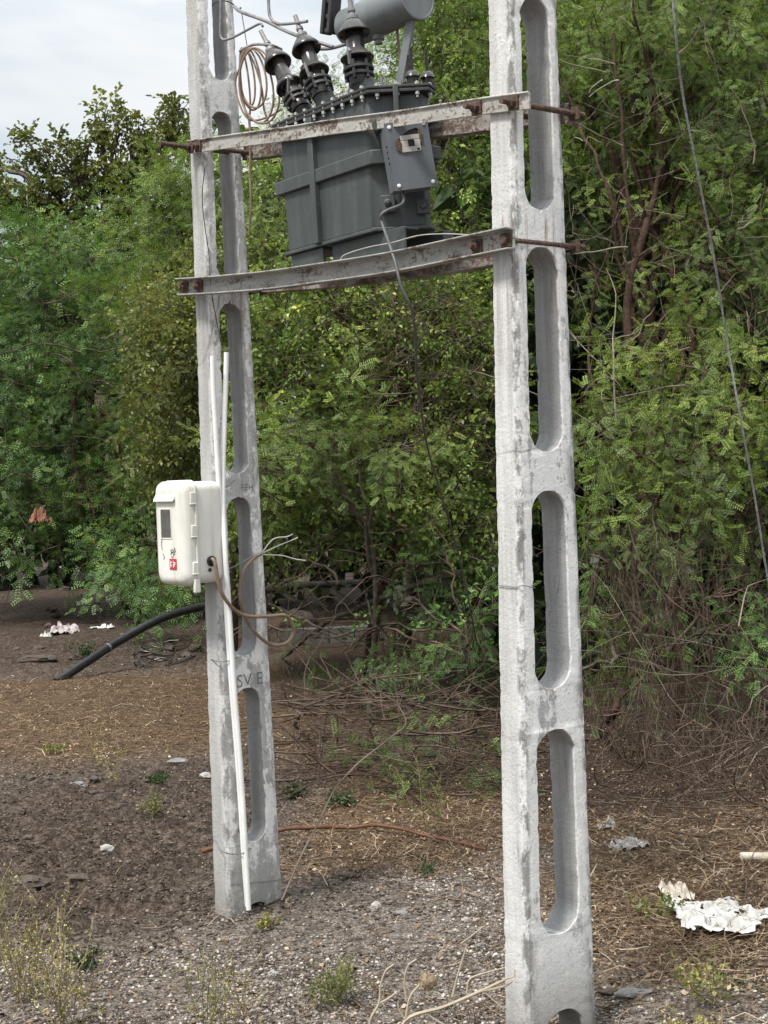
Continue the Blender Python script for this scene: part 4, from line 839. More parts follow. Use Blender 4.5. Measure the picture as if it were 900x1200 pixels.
tree('creeper_bush', 'broad leaved green creeper bush under the transformer', 'bush', gr(430, 800),
     [E(330, 370, 10.4, 50, 44, .45), E(400, 385, 10.4, 50, 40, .45), E(470, 380, 10.5, 44, 38, .4), E(330, 440, 10.1, 48, 44, .45), E(400, 460, 10.2, 44, 40, .4, .8), E(470, 440, 10.4, 40, 40, .35, .75), E(540, 410, 10.4, 50, 46, .45, .9), E(550, 480, 10.2, 44, 44, .4), E(320, 520, 9.8, 46, 36, .4), E(330, 580, 9.8, 44, 40, .35), E(400, 600, 9.8, 44, 34, .35, .85), E(460, 590, 9.9, 50, 36, .35, .8), E(540, 560, 9.9, 46, 40, .4), E(550, 620, 9.8, 40, 30, .35, .8), E(500, 500, 10.3, 40, 40, .35, .6), E(370, 330, 10.6, 60, 30, .4), E(300, 640, 10, 40, 26, .3, .7), E(460, 335, 10.8, 60, 34, .4), E(545, 340, 10.8, 50, 40, .4)],
     OV[:2]+OVS+FE[:1], 150, LF_OVAL, BARKB, scale=.95, trunk=[gr(430, 800)-ZX*.1, at(440, 720, 10.3), at(470, 600, 10.4), at(440, 480, 10.5)], r0=.05, droop=.35, twigs=18, twr=.003)
tree('feathery_shrub', 'low feathery green shrub with arching fronds between the two poles', 'shrub', gr(430, 850),
     [E(360, 520, 9.2, 52, 20, .3), E(420, 530, 9.2, 50, 22, .3), E(470, 520, 9.2, 40, 18, .3), E(330, 500, 9.2, 30, 18, .25), E(390, 498, 9.2, 40, 14, .25), E(300, 545, 9.2, 20, 24, .25)],
     FE, 66, LF_BRIGHT, BARKG, trunk=[gr(430, 850)-ZX*.1, at(440, 700, 9.4), at(430, 600, 9.3)], r0=.02, droop=.25, twigs=6)
tree('slender_tree', 'tall light green tree rising behind the transformer', 'tree', gr(470, 765),
     [E(310, 190, 12.4, 40, 36, .5), E(305, 250, 12.2, 40, 44, .5), E(330, 300, 12, 60, 40, .5), E(530, 45, 12.6, 50, 44, .5), E(540, 110, 12.4, 44, 44, .5), E(480, 90, 12.8, 44, 50, .5), E(535, 180, 12.2, 44, 46, .5), E(540, 250, 12, 46, 46, .5), E(560, -20, 12.8, 60, 50, .6), E(500, 20, 13, 34, 40, .5), E(420, 130, 12.8, 60, 40, .5, .7), E(370, 130, 12.8, 44, 24, .4, .6), E(420, 250, 12.6, 70, 60, .5, .7), E(600, 60, 12.6, 50, 70, .6), E(600, 200, 12.4, 50, 80, .6), E(520, 300, 12, 60, 40, .5)],
     OVS[:2]+FE[:2], 95, LF_PALE, BARKG, trunk=[gr(470, 765)-ZX*.1, at(490, 600, 12.6), at(500, 400, 12.6), at(510, 250, 12.7), at(515, 140, 12.7)], r0=.07, droop=.35, twigs=14)
# right-hand mesquite with bare brown stems
rb = gr(745, 800)
mq = tree('mesquite_tree', 'feathery mesquite with bare reddish stems right of the whitewashed pole', 'tree', rb,
     [E(690, 30, 10.6, 60, 50, .6), E(770, 20, 10.4, 60, 46, .6), E(850, 30, 10.2, 60, 50, .6), E(690, 130, 10.6, 50, 46, .5, .8), E(760, 110, 10.6, 60, 46, .5, .8), E(840, 120, 10, 60, 50, .6), E(890, 200, 9.8, 50, 50, .5), E(700, 220, 10.8, 50, 46, .45, .6), E(800, 215, 10.4, 50, 44, .45, .65), E(860, 280, 9.6, 50, 40, .45, .8), E(690, 310, 10.6, 40, 44, .4, .65), E(800, 320, 10.2, 44, 40, .4, .65), E(880, 350, 9.4, 44, 40, .4, .8), E(930, 100, 10, 60, 70, .6), E(960, 260, 10, 60, 80, .6), E(640, 60, 10.8, 40, 60, .5), E(730, 60, 10.2, 40, 40, .4), E(760, -50, 10.6, 120, 40, .7), E(880, -40, 10.4, 90, 40, .7)],
     FE, 60, LF_PALE, BARKB, trunk=[rb-ZX*.1, at(748, 640, 10.4), at(762, 540, 10.4), at(770, 440, 10.4), at(755, 330, 10.4), at(745, 250, 10.4)], r0=.05, droop=.5, twigs=11, twr=.0042)
mb = MB(); r_ = random.Random(5)
for pts, a, b in (([(765, 500), (742, 430), (738, 360), (745, 300), (770, 230), (772, 160), (758, 90)], .065, .03), ([(745, 300), (738, 240), (735, 180), (725, 110), (715, 40)], .035, .018), ([(740, 330), (715, 225), (690, 165), (672, 130), (655, 90)], .028, .016), ([(800, 470), (812, 400), (795, 340), (770, 280), (756, 230)], .05, .025), ([(700, 470), (690, 410), (700, 340), (722, 250), (735, 215)], .022, .010), ([(772, 160), (760, 70), (745, 20), (738, -30)], .026, .014), ([(700, 420), (705, 440), (725, 440)], .025, .02), ([(760, 90), (790, 150), (812, 210), (828, 260)], .02, .010)):
    pp = crv([at(x, y, 9.6+.25*math.sin(x*.05)+i*.06) for i, (x, y) in enumerate(pts)], 8); a *= .55; b *= .6; pp = [p+.035*np.array(mnoise.noise_vector(Vector(p*4))) for p in pp]; mb.tube(pp, [(a+(b-a)*i/(len(pp)-1))*(.85+.35*mnoise.noise(Vector((i*.5, a*90, 0)))) for i in range(len(pp))], 9)
mb.build('stem', BARKB, mq, org=rb, smooth=60).location = (0, 0, 0)
tree('mesquite_shrub', 'drooping bright feathery boughs at right, below the bare stems', 'shrub', gr(800, 880),
     [E(720, 455, 8.6, 46, 22, .3), E(760, 480, 8.4, 56, 24, .35), E(830, 490, 8.3, 50, 26, .35), E(800, 520, 8.2, 54, 26, .3), E(745, 535, 8.2, 40, 24, .25), E(870, 440, 8.5, 44, 30, .35), E(770, 575, 8.1, 22, 28, .2), E(750, 610, 8.1, 14, 22, .15), E(885, 520, 8.3, 34, 30, .3), E(690, 490, 8.6, 26, 30, .25, .8), E(690, 560, 8.8, 26, 40, .25, .6), E(840, 590, 8.4, 40, 18, .25, .6), E(880, 610, 8.4, 30, 24, .25, .6), E(800, 400, 8.8, 50, 30, .35, .6), E(940, 480, 8.4, 50, 60, .4)],
     FE, 62, LF_BRIGHT, BARKB, trunk=[gr(800, 880)-ZX*.1, at(795, 760, 8.2), at(790, 650, 8.4), at(800, 560, 8.5)], r0=.03, droop=.6, twigs=9, twr=.0026)
tree('feathery_shrub', 'dull sparse green sprays hanging in the gloom among the dry vines at right', 'shrub', gr(770, 900),
     [E(860, 730, 7.8, 46, 16, .25, .55), E(760, 770, 7.8, 20, 22, .2, .6), E(690, 650, 8.6, 26, 34, .25, .5), E(730, 680, 7.9, 20, 30, .2, .4), E(700, 720, 8.0, 16, 26, .2, .35), E(790, 700, 7.8, 26, 16, .2, .35), E(870, 690, 7.6, 30, 20, .2, .4), E(850, 745, 7.5, 36, 18, .2, .4), E(745, 740, 7.7, 18, 20, .2, .35), E(720, 620, 8.2, 30, 20, .2, .4), E(810, 640, 8.1, 30, 18, .2, .4)],
     FE, 50, LF_BLUE, TWIGD, trunk=[gr(770, 900)-ZX*.1, at(772, 820, 7.9), at(775, 740, 7.9)], r0=.014, droop=.6, twigs=5, twr=.0022)
tree('feathery_shrub', 'leafy green sprays low down left of the whitewashed pole', 'shrub', gr(560, 830),
     [E(480, 765, 9.0, 40, 16, .25), E(540, 760, 8.8, 44, 22, .25), E(560, 730, 8.8, 34, 20, .25), E(470, 710, 9.2, 20, 14, .2, .6), E(570, 690, 9, 30, 22, .25, .7), E(400, 765, 9.4, 16, 10, .15, .5), E(360, 745, 9.5, 14, 8, .12, .5), E(520, 655, 9.3, 44, 20, .25, .55)],
     OVS[:2]+FE[:3], 62, LF_BLUE, TWIGD, trunk=[gr(560, 830)-ZX*.1, at(555, 790, 8.9), at(545, 740, 8.9)], r0=.014, droop=.3, twigs=5)
tree('fallen_branch', 'cut feathery green branch lying on the ground left of the whitewashed pole', 'branch', gp(520, 915),
     [E(510, 900, 7.6, 46, 14, .2), E(555, 890, 7.6, 36, 16, .2), E(480, 912, 7.4, 34, 10, .2, .7), E(560, 845, 7.9, 28, 14, .2, .6)],
     FE, 70, LF_BLUE, TWIGD, trunk=[gp(440, 925)+ZX*.02, gp(500, 920)+ZX*.03, gp(560, 905)+ZX*.06], r0=.01, droop=.5, twigs=4, minz=.02)
tree('feathery_shrub', 'loose feathery scrub straggling to the ground behind the black pipe', 'shrub', gr(160, 730),
     [E(155, 640, 15, 34, 22, .35, .7), E(185, 680, 14.4, 24, 26, .3, .55), E(142, 668, 14.6, 18, 18, .3, .4), E(195, 640, 14.8, 26, 26, .35, .8), E(235, 660, 14, 30, 40, .35, .7)],
     FEC, 52, LF_BLUE, BARKB, trunk=[gr(160, 730)-ZX*.1, at(165, 710, 15), at(170, 680, 15)], r0=.02, droop=.5, twigs=7, twr=.004, scale=1.05)
# gloom under the canopy and dense growth far behind: reads as one mass
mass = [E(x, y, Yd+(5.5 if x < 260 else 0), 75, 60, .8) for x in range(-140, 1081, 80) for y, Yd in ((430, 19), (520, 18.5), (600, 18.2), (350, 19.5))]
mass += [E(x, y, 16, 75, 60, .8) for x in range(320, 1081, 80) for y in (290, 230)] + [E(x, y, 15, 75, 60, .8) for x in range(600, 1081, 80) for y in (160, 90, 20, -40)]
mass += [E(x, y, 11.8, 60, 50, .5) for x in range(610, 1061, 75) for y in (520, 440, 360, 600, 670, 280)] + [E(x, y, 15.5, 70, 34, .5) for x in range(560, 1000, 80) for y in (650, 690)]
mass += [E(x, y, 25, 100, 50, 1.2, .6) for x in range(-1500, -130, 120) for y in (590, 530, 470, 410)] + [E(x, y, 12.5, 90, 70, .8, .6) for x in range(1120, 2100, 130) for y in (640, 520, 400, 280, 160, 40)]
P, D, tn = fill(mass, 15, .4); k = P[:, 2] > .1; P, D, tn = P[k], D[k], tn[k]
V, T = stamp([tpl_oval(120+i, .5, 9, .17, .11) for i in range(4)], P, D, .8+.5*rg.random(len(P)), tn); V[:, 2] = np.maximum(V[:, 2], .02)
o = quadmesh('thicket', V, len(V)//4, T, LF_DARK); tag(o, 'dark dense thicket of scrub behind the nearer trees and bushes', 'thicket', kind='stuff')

# ------------------------------------------------------------------ dry twigs, vines, sticks
def wander(p, d, L, n, wob, r, grav=0, zmin=None):
    pts = [np.array(p, float)]; d = np.array(d, float); d /= np.linalg.norm(d)
    for i in range(n):
        d = d+np.array([r.gauss(0, wob), r.gauss(0, wob), r.gauss(0, wob)-grav]); d /= np.linalg.norm(d); q = pts[-1]+d*L/n
        if zmin is not None: q[2] = max(q[2], zmin)
        pts.append(q)
    return pts
def tangle(name, label, cat, regions, mat, seed, org, group=None):
    r = random.Random(seed); mb = MB()
    for (x0, x1, y0, y1, Y0, Y1, n, L, rad, dirn, wob, grav) in regions:
        for k in range(n):
            p = at(x0+(x1-x0)*r.random(), y0+(y1-y0)*r.random(), Y0+(Y1-Y0)*r.random()); p[2] = max(p[2], .02)
            d = {'down': (r.gauss(0, .25), r.gauss(0, .25), -1), 'any': (r.gauss(0, 1), r.gauss(0, .6), r.gauss(0, .8)), 'flat': (r.gauss(0, 1), r.gauss(0, .7), r.gauss(0, .18)), 'up': (r.gauss(0, .5), r.gauss(0, .3), 1)}[dirn]
            l = L*(.5+r.random()); w = wander(p, d, l, 9, wob*(.45+1.3*r.random()), r, grav, .012); rr = rad*(.5+1.7*r.random()**3)
            mb.tube(w, [rr*(1-.7*i/9) for i in range(10)], 4, cap=False)
            if r.random() < .55:
                q = w[3+int(r.random()*4)]; ww = wander(q, (r.gauss(0, 1), r.gauss(0, .6), r.gauss(0, .7)), l*.45, 6, wob*1.2, r, grav, .012); mb.tube(ww, [rr*.55*(1-.7*i/6) for i in range(7)], 3, cap=False)
    o = mb.build(name, mat, org=org, smooth=60); return tag(o, label, cat, group)
tangle('brush_pile', 'heap of cut dry brown sticks lying between the two poles', 'brush pile', [(330, 590, 815, 935, 7.3, 9.0, 330, .5, .0042, 'flat', .055, 0), (360, 570, 790, 900, 7.6, 9.0, 190, .4, .003, 'any', .07, .02), (470, 590, 880, 950, 7.2, 7.6, 90, .35, .003, 'flat', .08, 0)], TWIGD, 3, gp(460, 920))
tangle('brush_pile', 'tangle of dry grey brown twigs along the foot of the right hand bushes', 'brush pile', [(690, 920, 800, 960, 7.4, 9.2, 150, .5, .0026, 'any', .16, .08), (690, 920, 900, 1000, 6.3, 7.1, 70, .5, .003, 'flat', .14, 0), (695, 925, 800, 900, 6.8, 7.5, 90, .5, .002, 'down', .18, .03), (695, 925, 830, 930, 6.6, 7.2, 90, .45, .0024, 'any', .16, .05), (690, 900, 780, 960, 7.4, 8.8, 120, .5, .002, 'down', .2, 0)], TWIGD, 4, gp(800, 960))
tangle('dry_vine', 'curtain of thin dry vines hanging right beside the whitewashed pole', 'vine', [(735, 800, 600, 840, 7.4, 7.9, 80, .75, .0017, 'down', .17, .05), (740, 830, 800, 900, 7.0, 7.6, 60, .45, .0017, 'down', .2, .05), (690, 800, 560, 700, 8.0, 8.6, 40, .7, .0018, 'down', .2, .05)], TWIGM, 5, at(760, 640, 7.6))
tangle('dry_vine', 'pale dry vines sprawling at the far right edge under the stay wire', 'vine', [(850, 930, 700, 900, 7.0, 7.8, 26, .8, .0019, 'any', .16, .1), (800, 900, 740, 920, 7.2, 8.0, 26, .8, .0018, 'any', .16, .02)], TWIGL, 6, at(880, 800, 7.5))
tangle('dry_twigs', 'pale leafless twigs poking out of the upper right hand tree', 'twigs', [(670, 900, 40, 420, 9.0, 9.8, 60, .5, .0026, 'any', .2, .02), (680, 900, 380, 560, 8.2, 9.4, 40, .5, .0026, 'any', .2, .05), (670, 910, -10, 560, 8.6, 9.6, 90, .45, .0017, 'any', .16, .02), (690, 900, 150, 700, 8.2, 9.0, 14, 1.3, .0032, 'any', .12, .02)], TWIGL, 8, at(800, 300, 9.4))
tangle('dry_twigs', 'dry curling twigs and dead stems in the creeper under the transformer', 'twigs', [(420, 580, 340, 560, 9.5, 10.2, 230, .45, .003, 'any', .25, .03), (300, 580, 600, 740, 9.2, 11, 200, .6, .004, 'any', .2, .04), (300, 560, 300, 560, 9.5, 10.0, 230, .4, .0021, 'any', .25, .03), (500, 575, 30, 340, 11.6, 12.3, 90, .5, .003, 'any', .2, .02)], TWIGD, 9, at(500, 480, 10))
tangle('dry_twigs', 'dark leafless undergrowth stems in the gloom right of the whitewashed pole', 'twigs', [(680, 930, 560, 860, 8.4, 10.5, 260, .8, .0055, 'down', .15, 0), (680, 930, 600, 860, 8.4, 11, 120, .7, .004, 'any', .2, 0)], TWIGD, 10, at(800, 700, 9.4))
tangle('dry_twigs', 'fine dark twigs among the left hand feathery boughs', 'twigs', [(0, 230, 260, 640, 16.6, 18.0, 130, .8, .0055, 'any', .2, .03)], TWIGD, 12, at(120, 450, 14))
def stick(name, pts, r0, r1, mat, label, group=None, cat='stick'):
    pp = crv(pts, 8); pp = [p+np.array(mnoise.noise_vector(Vector(p*7)))*r0*1.2 for p in pp]; mb = MB(); mb.tube(pp, [r0+(r1-r0)*i/(len(pp)-1) for i in range(len(pp))], 7); o = mb.build(name, mat, org=pp[0], smooth=60); return tag(o, label, cat, group)
up_ = lambda x, y, h: gp(x, y)+ZX*h
stick('fallen_stick', [up_(236, 1000, .02), up_(290, 986, .02), up_(345, 977, .03), up_(400, 971, .02), up_(460, 972, .03), up_(510, 982, .02), up_(570, 996, .015)], .011, .006, REDSTICK, 'long reddish stick lying on the ground behind the left pole')
stick('bare_branch', [gp(330, 772), at(375, 735, 9.8), at(430, 708, 9.8), at(500, 682, 9.7), at(560, 668, 9.8), at(610, 655, 9.9)], .014, .024, BARKG, 'bare grey branch leaning across the gap under the creeper bush')
stick('bare_branch', [at(325, 712, 9.9), at(345, 722, 9.7), at(375, 735, 9.5), at(400, 745, 9.4)], .012, .006, BARKG, 'short grey branch crossing behind the brown cable loop')
stick('bare_branch', [at(455, 755, 9.2), at(448, 740, 9.2), at(436, 728, 9.2), at(430, 705, 9.2)], .012, .007, BARKG, 'crooked grey stub standing in front of the low leafy sprays')
stick('dead_twig', [up_(330, 1066, .01), at(360, 990, 5.6), at(400, 915, 5.9), at(450, 870, 6.1), at(475, 848, 6.3), at(468, 828, 6.4)], .004, .002, TWIGL, 'thin pale twig rising in front of the stick heap')
stick('dead_twig', [up_(345, 850, .01), at(355, 835, 8.2), at(372, 820, 8.3), at(402, 806, 8.4)], .013, .006, TWIGD, 'forked brown stick at the left end of the stick heap')
stick('dead_twig', [up_(690, 770, .5), at(720, 765, 7.7), at(700, 775, 7.7), at(670, 790, 7.8)], .014, .008, BARKG, 'grey dead limb beside the whitewashed pole')
stick('dead_twig', [up_(700, 860, .01), at(720, 835, 7.6), at(735, 800, 7.9), at(745, 770, 8.2)], .022, .016, BARKB, 'dark leaning stump stem at the foot of the right hand bushes')
for k, (a, b, c_, lab) in enumerate((((470, 1046), (500, 1051), (560, 1058), 'pale broken twig on the gravel left of the whitewashed pole'), ((722, 1082), (745, 1078), (790, 1068), 'straw coloured twig pointing at the torn plastic'), ((826, 1142), (842, 1128), (866, 1112), 'white peeled twig in the lower right corner'), ((700, 1110), (718, 1124), (732, 1142), 'short pale twig beside the grey stone at lower right'), ((165, 1088), (190, 1092), (205, 1078), 'small curled pale twig on the gravel at lower left'), ((180, 846), (230, 852), (250, 842), 'dark twig lying on straw left of the grey pole'))):
    stick('dead_twig', [up_(*a, .006), up_(*b, .012), up_(*c_, .008)], .0035, .002, TWIGL if k != 5 else TWIGD, lab)
# foreground dead weed with seed head
wb = np.array([.10, 2.86, 0.0]); wroot = empty('dead_weed', wb, 0, 'leafless pale dead weed with a round seed head in the near foreground', 'weed')
mb = MB(); Yw = 2.86
W_ = lambda x, y, dy=0: at(x, y, Yw+dy)
segs = [([W_(455, 1330), W_(466, 1240), W_(475, 1196), W_(520, 1180), W_(560, 1163), W_(592, 1148)], .0042, .003), ([W_(562, 1162), W_(590, 1156), W_(600, 1150, .02)], .003, .002), ([W_(530, 1168), W_(535, 1148), W_(544, 1118), W_(547, 1108)], .0028, .0016), ([W_(540, 1106), W_(555, 1095), W_(566, 1086)], .0018, .001), ([W_(475, 1196), W_(480, 1170), W_(490, 1156), W_(496, 1152)], .003, .002), ([W_(476, 1172), W_(474, 1150), W_(478, 1132), W_(488, 1124)], .0022, .0014), ([W_(475, 1196), W_(468, 1184), W_(466, 1176)], .0022, .0014), ([W_(455, 1330), W_(440, 1240), W_(433, 1200), W_(444, 1176), W_(446, 1155), W_(452, 1138), W_(462, 1130)], .0036, .0018), ([W_(444, 1176), W_(455, 1170), W_(466, 1162)], .0022, .0014), ([W_(547, 1163), W_(549, 1150), W_(556, 1144), W_(576, 1138), W_(592, 1134)], .0022, .001), ([W_(565, 1160), W_(578, 1172), W_(590, 1182)], .002, .001), ([W_(500, 1188), W_(512, 1196), W_(530, 1206)], .002, .001), ([W_(588, 1148), W_(602, 1144), W_(603, 1136)], .002, .001)]
segs[0] = ([wb-ZX*.02, wb+np.array([-.02, 0, .25])]+segs[0][0], .005, .0028)
for p, a, b in segs:
    pp = crv(p, 6); mb.tube(pp, [a+(b-a)*i/(len(pp)-1) for i in range(len(pp))], 6)
mb.build('stems', STRAWC, wroot, org=wb, smooth=60).location = (0, 0, 0)
mb = MB(); q = W_(502, 1150); r_ = random.Random(3)
bmh = bmesh.new(); bmesh.ops.create_icosphere(bmh, subdivisions=3, radius=.0165)
mb.add([np.array(v_.co)*(1+.25*mnoise.noise(v_.co*150)) + q for v_ in bmh.verts], [tuple(v_.index for v_ in f_.verts) for f_ in bmh.faces]); bmh.free()
for k in range(40):
    d = np.array([r_.gauss(0, 1), r_.gauss(0, 1), r_.gauss(0, 1)]); d /= np.linalg.norm(d); mb.tube([q+d*.012, q+d*.021], .0009, 3)
mb.build('seed_head', plain('brown_seed_head', (.16, .115, .07), (.3, .23, .15), .9, 120, .2), wroot, org=wb).location = (0, 0, 0)

# ------------------------------------------------------------------ weeds and herbs
def weed(base, h, n, spread, leaf, lab, cat, seed, ls=.008, lpn=26, lean=(0, 0), green=0.0):
    r = random.Random(seed); Q = []; T = []
    for k in range(n):
        d = np.array([r.gauss(0, spread)+lean[0], r.gauss(0, spread)+lean[1], 1.]); L = h*(.55+.55*r.random()); w = wander(base+np.array([r.gauss(0, .02), r.gauss(0, .02), 0]), d, L, 7, .10, r, -.0)
        rr = .0010*(h/.3)**.5
        br = [w]
        for j in range(4):
            q = w[2+int(r.random()*5)]; br.append(wander(q, (r.gauss(0, .8), r.gauss(0, .8), .8), L*.35, 4, .18, r))
        for bw in br:
            for a, b in zip(bw[:-1], bw[1:]):
                s = np.array([rr, 0, 0]); s2 = np.array([0, rr, 0]); Q += [q4(a-s, a+s, b+s, b-s), q4(a-s2, a+s2, b+s2, b-s2)]; T += [-1, -1]
            for j in range(lpn//3):
                t = r.random()**.7*(len(bw)-1.01); i = int(t); p = bw[i]+(bw[i+1]-bw[i])*(t-i); a = np.array([r.gauss(0, 1), r.gauss(0, 1), r.gauss(.2, .7)]); a /= np.linalg.norm(a); b = np.cross(a, [r.gauss(0, 1), r.gauss(0, 1), r.gauss(0, 1)]); b /= np.linalg.norm(b)+1e-6; l = ls*(.5+r.random())
                Q.append(q4(p, p+a*l*.5+b*l*.28, p+a*l, p+a*l*.5-b*l*.28)); T.append(min(1, max(0, r.random()+green)))
    V = np.array(Q).reshape(-1, 3); V[:, 2] = np.maximum(V[:, 2], .002)
    o = quadmesh('weed', V, len(Q), np.array(T), leaf, None, org=base); return tag(o, lab, cat)
weed(gp(30, 1180), .36, 26, .38, LF_WEED, 'wispy yellow dry weed in the bottom left corner', 'weed', 1, .007, 22)
weed(gp(75, 1215), .34, 24, .42, LF_WEED, 'wiry straw coloured weed beside the bottom left corner weed', 'weed', 2, .007, 22)
weed(gp(8, 1130), .32, 6, .12, LF_HERB, 'upright yellow green stalks at the left edge', 'weed', 3, .008, 14)
weed(gp(100, 1140), .075, 16, .7, LF_DARK, 'small dark green tuft on the gravel at lower left', 'weed', 4, .012, 22)
weed(gp(245, 1225), .30, 10, .30, LF_HERB, 'thin green weed stem at the bottom edge left of centre', 'weed', 5, .009, 18)
weed(gp(285, 1200), .24, 7, .4, LF_WEED, 'sparse dry weed below the grey pole', 'weed', 6, .007, 18)
weed(gp(392, 1178), .15, 30, .8, LF_HERB, 'bushy low yellow green weed at bottom centre', 'weed', 7, .008, 30)
weed(gp(312, 1090), .06, 12, .8, LF_HERB, 'tiny green weed at the foot of the grey pole', 'weed', 8, .010, 18)
weed(gp(60, 882), .08, 14, .9, LF_HERB, 'pale green tuft on the straw at left', 'weed', 9, .014, 20)
weed(gp(187, 918), .09, 12, .8, LF_DARK, 'dark green tuft left of the grey pole', 'weed', 10, .016, 20)
weed(gp(135, 920), .36, 8, .25, LF_WEED, 'thin dry weed standing among the straw at left', 'weed', 11, .012, 14)
weed(gp(180, 962), .14, 16, .6, LF_HERB, 'sparse green weed near the foot of the grey pole', 'weed', 12, .012, 16)
weed(gp(500, 1022), .06, 10, .8, LF_DARK, 'little dark green sprout on gravel between the poles', 'weed', 13, .011, 16)
weed(gp(505, 975), .34, 9, .3, LF_HERB, 'slim green weed standing behind the reddish stick', 'weed', 14, .012, 16)
weed(gp(770, 1080), .12, 9, .5, LF_HERB, 'small round leaved weed left of the torn plastic', 'weed', 15, .018, 12)
weed(gp(828, 1172), .20, 14, .5, LF_HERB, 'leafy weed at lower right below the torn plastic', 'weed', 16, .016, 14)
weed(gp(815, 1215), .12, 20, .8, LF_WEED, 'dry yellow weed clump at the bottom right edge', 'weed', 17, .009, 22)
weed(gp(400, 940), .08, 30, 1.2, LF_DARK, 'patch of green weeds beside the stick heap', 'weed', 18, .016, 22)
weed(gp(345, 930), .07, 24, 1.3, LF_DARK, 'green weeds just right of the grey pole', 'weed', 19, .016, 22)
weed(gp(100, 775), .16, 16, .8, LF_DARK, 'green feathery weed at the near end of the black pipe', 'weed', 20, .022, 18)
weed(gp(158, 756), .26, 9, .5, LF_BLUE, 'green shoots hanging over the black pipe', 'weed', 21, .022, 18)
weed(gp(25, 668), .30, 30, .7, LF_BLUE, 'green weeds under the left hand tree', 'weed', 22, .03, 20)

# ------------------------------------------------------------------ pipe, coils, litter, stones
def pipe_pts(): 
    a = gp(66, 798); return [at(66, 799, 12.1), at(100, 777, 12.3), at(135, 754, 12.6), at(176, 731, 12.8), at(205, 719, 13.0), at(240, 710, 13.2), at(290, 696, 13.4), at(350, 687, 13.6), at(425, 683, 13.8)]
pp = crv(pipe_pts(), 8); pr = empty('black_pipe', pp[0], 0, 'thick black plastic pipe running along the ground behind the left pole', 'pipe')
mb = MB(); mb.tube(pp, .037, 18); mb.build('pipe', BLACKP, pr, org=pp[0], smooth=60).location = (0, 0, 0)
mb = MB(); a = pp[14]; b = pp[15]; mb.tube([a, a+(b-a)*.4], .040, 18); mb.build('joint_ring', WIREM, pr, org=pp[0], smooth=60).location = (0, 0, 0)
mb = MB(); r_ = random.Random(4)
for k in range(5):
    c_ = gp(180+r_.gauss(0, 18), 775+r_.gauss(0, 6)); ra = .10+.12*r_.random(); ph = r_.random()*6
    mb.tube([c_+np.array([math.cos(a/12*5+ph)*ra*1.2, math.sin(a/12*5+ph)*ra, .03+.03*math.sin(a+ph)+.01*k]) for a in range(13)], .006, 6)
tag(mb.build('cable_heap', BLACKP, org=gp(180, 775)), 'loose black cable loops lying on the ground beside the black pipe', 'cable')
def crumple(name, base, w, d, h, mat, lab, seed, cat='litter', nx=44, ny=36, rot=0):
    r = random.Random(seed); mb = MB(); vs = []; o = r.random()*100
    cr_, sr_ = math.cos(rot), math.sin(rot)
    for j in range(ny+1):
        for i in range(nx+1):
            a, b = i/nx*2-1, j/ny*2-1; e = 1+.35*mnoise.noise(Vector((a*1.6+o, b*1.6, 1)))
            x = a*w*e+.16*w*mnoise.noise(Vector((a*4+o, b*4, 5))); y = b*d*e+.10*d*mnoise.noise(Vector((a*4, b*4+o, 8)))
            z = h*(.30+1.5*abs(mnoise.noise(Vector((a*1.7+o, b*1.7, 2))))*(1-.8*max(abs(a), abs(b))**2)+.5*(mnoise.noise(Vector((a*3.4+o, b*3.4, 3))))*(1-.5*max(abs(a), abs(b)))+.16*mnoise.noise(Vector((a*8+o, b*8, 4))))
            vs.append(base+np.array([x*cr_-y*sr_, x*sr_+y*cr_, max(.004, z-.15*h)]))
    fs = [(j*(nx+1)+i, j*(nx+1)+i+1, (j+1)*(nx+1)+i+1, (j+1)*(nx+1)+i) for j in range(ny) for i in range(nx) if mnoise.noise(Vector((i*.23+o, j*.23, 9)))+.35*(1-max(abs(i/nx*2-1), abs(j/ny*2-1))) > -.30]
    mb.add(vs, fs); ob = mb.build(name, mat, org=base, smooth=60); return tag(ob, lab, cat)
crumple('torn_plastic_bag', gp(836, 1084)+ZX*.022, .13, .17, .05, PLASTIC, 'torn white plastic bag spread on the straw at lower right', 21)
crumple('torn_plastic_bag', gp(885, 1078)+ZX*.02, .09, .06, .035, PLASTIC, 'strip of white plastic trailing off the right edge', 26)
crumple('plastic_scrap', gp(793, 1056)+ZX*.015, .05, .07, .07, PLASTAN, 'tan stained scrap of plastic left of the torn white bag', 22)
crumple('plastic_scrap', gp(735, 990), .085, .06, .06, PLASGREY, 'grey crumpled plastic at the foot of the right hand twigs', 23, rot=.5)
crumple('plastic_scrap', gp(712, 968), .04, .04, .04, PLASGREY, 'small grey scrap near the twigs just right of the whitewashed pole', 24)
crumple('plastic_bag', gp(75, 742), .14, .12, .13, PLASPINK, 'crumpled pinkish grey bag on the dark soil at left', 25)
crumple('plastic_scrap', gp(54, 746), .06, .06, .07, PLASTIC, 'whitish scrap leaning left of the pinkish bag', 27)
crumple('plastic_scrap', gp(120, 737), .12, .08, .05, PLASTIC, 'scattered white scraps right of the pinkish bag', 28)
crumple('plastic_scrap', gp(63, 668), .13, .12, .16, PLASTIC, 'white scrap on the ground under the left hand tree', 29)
crumple('plastic_scrap', gp(85, 635), .3, .2, .10, PLASGREY, 'pale rubbish strip far back under the left hand tree', 30)
crumple('orange_rag', at(47, 614, 16.2), .10, .1, .20, ORANGE, 'faded orange rag caught in the lowest boughs of the left hand tree', 31, 'rag')
mb = MB(); a, b = gp(868, 1013), gp(925, 1016); mb.tube(crv([a+ZX*.03, (a+b)/2+ZX*.032, b+ZX*.03], 4), .018, 12); tag(mb.build('plastic_pipe_piece', PLASTAN, org=a), 'broken dirty white pipe piece at the right edge under dry twigs', 'pipe')
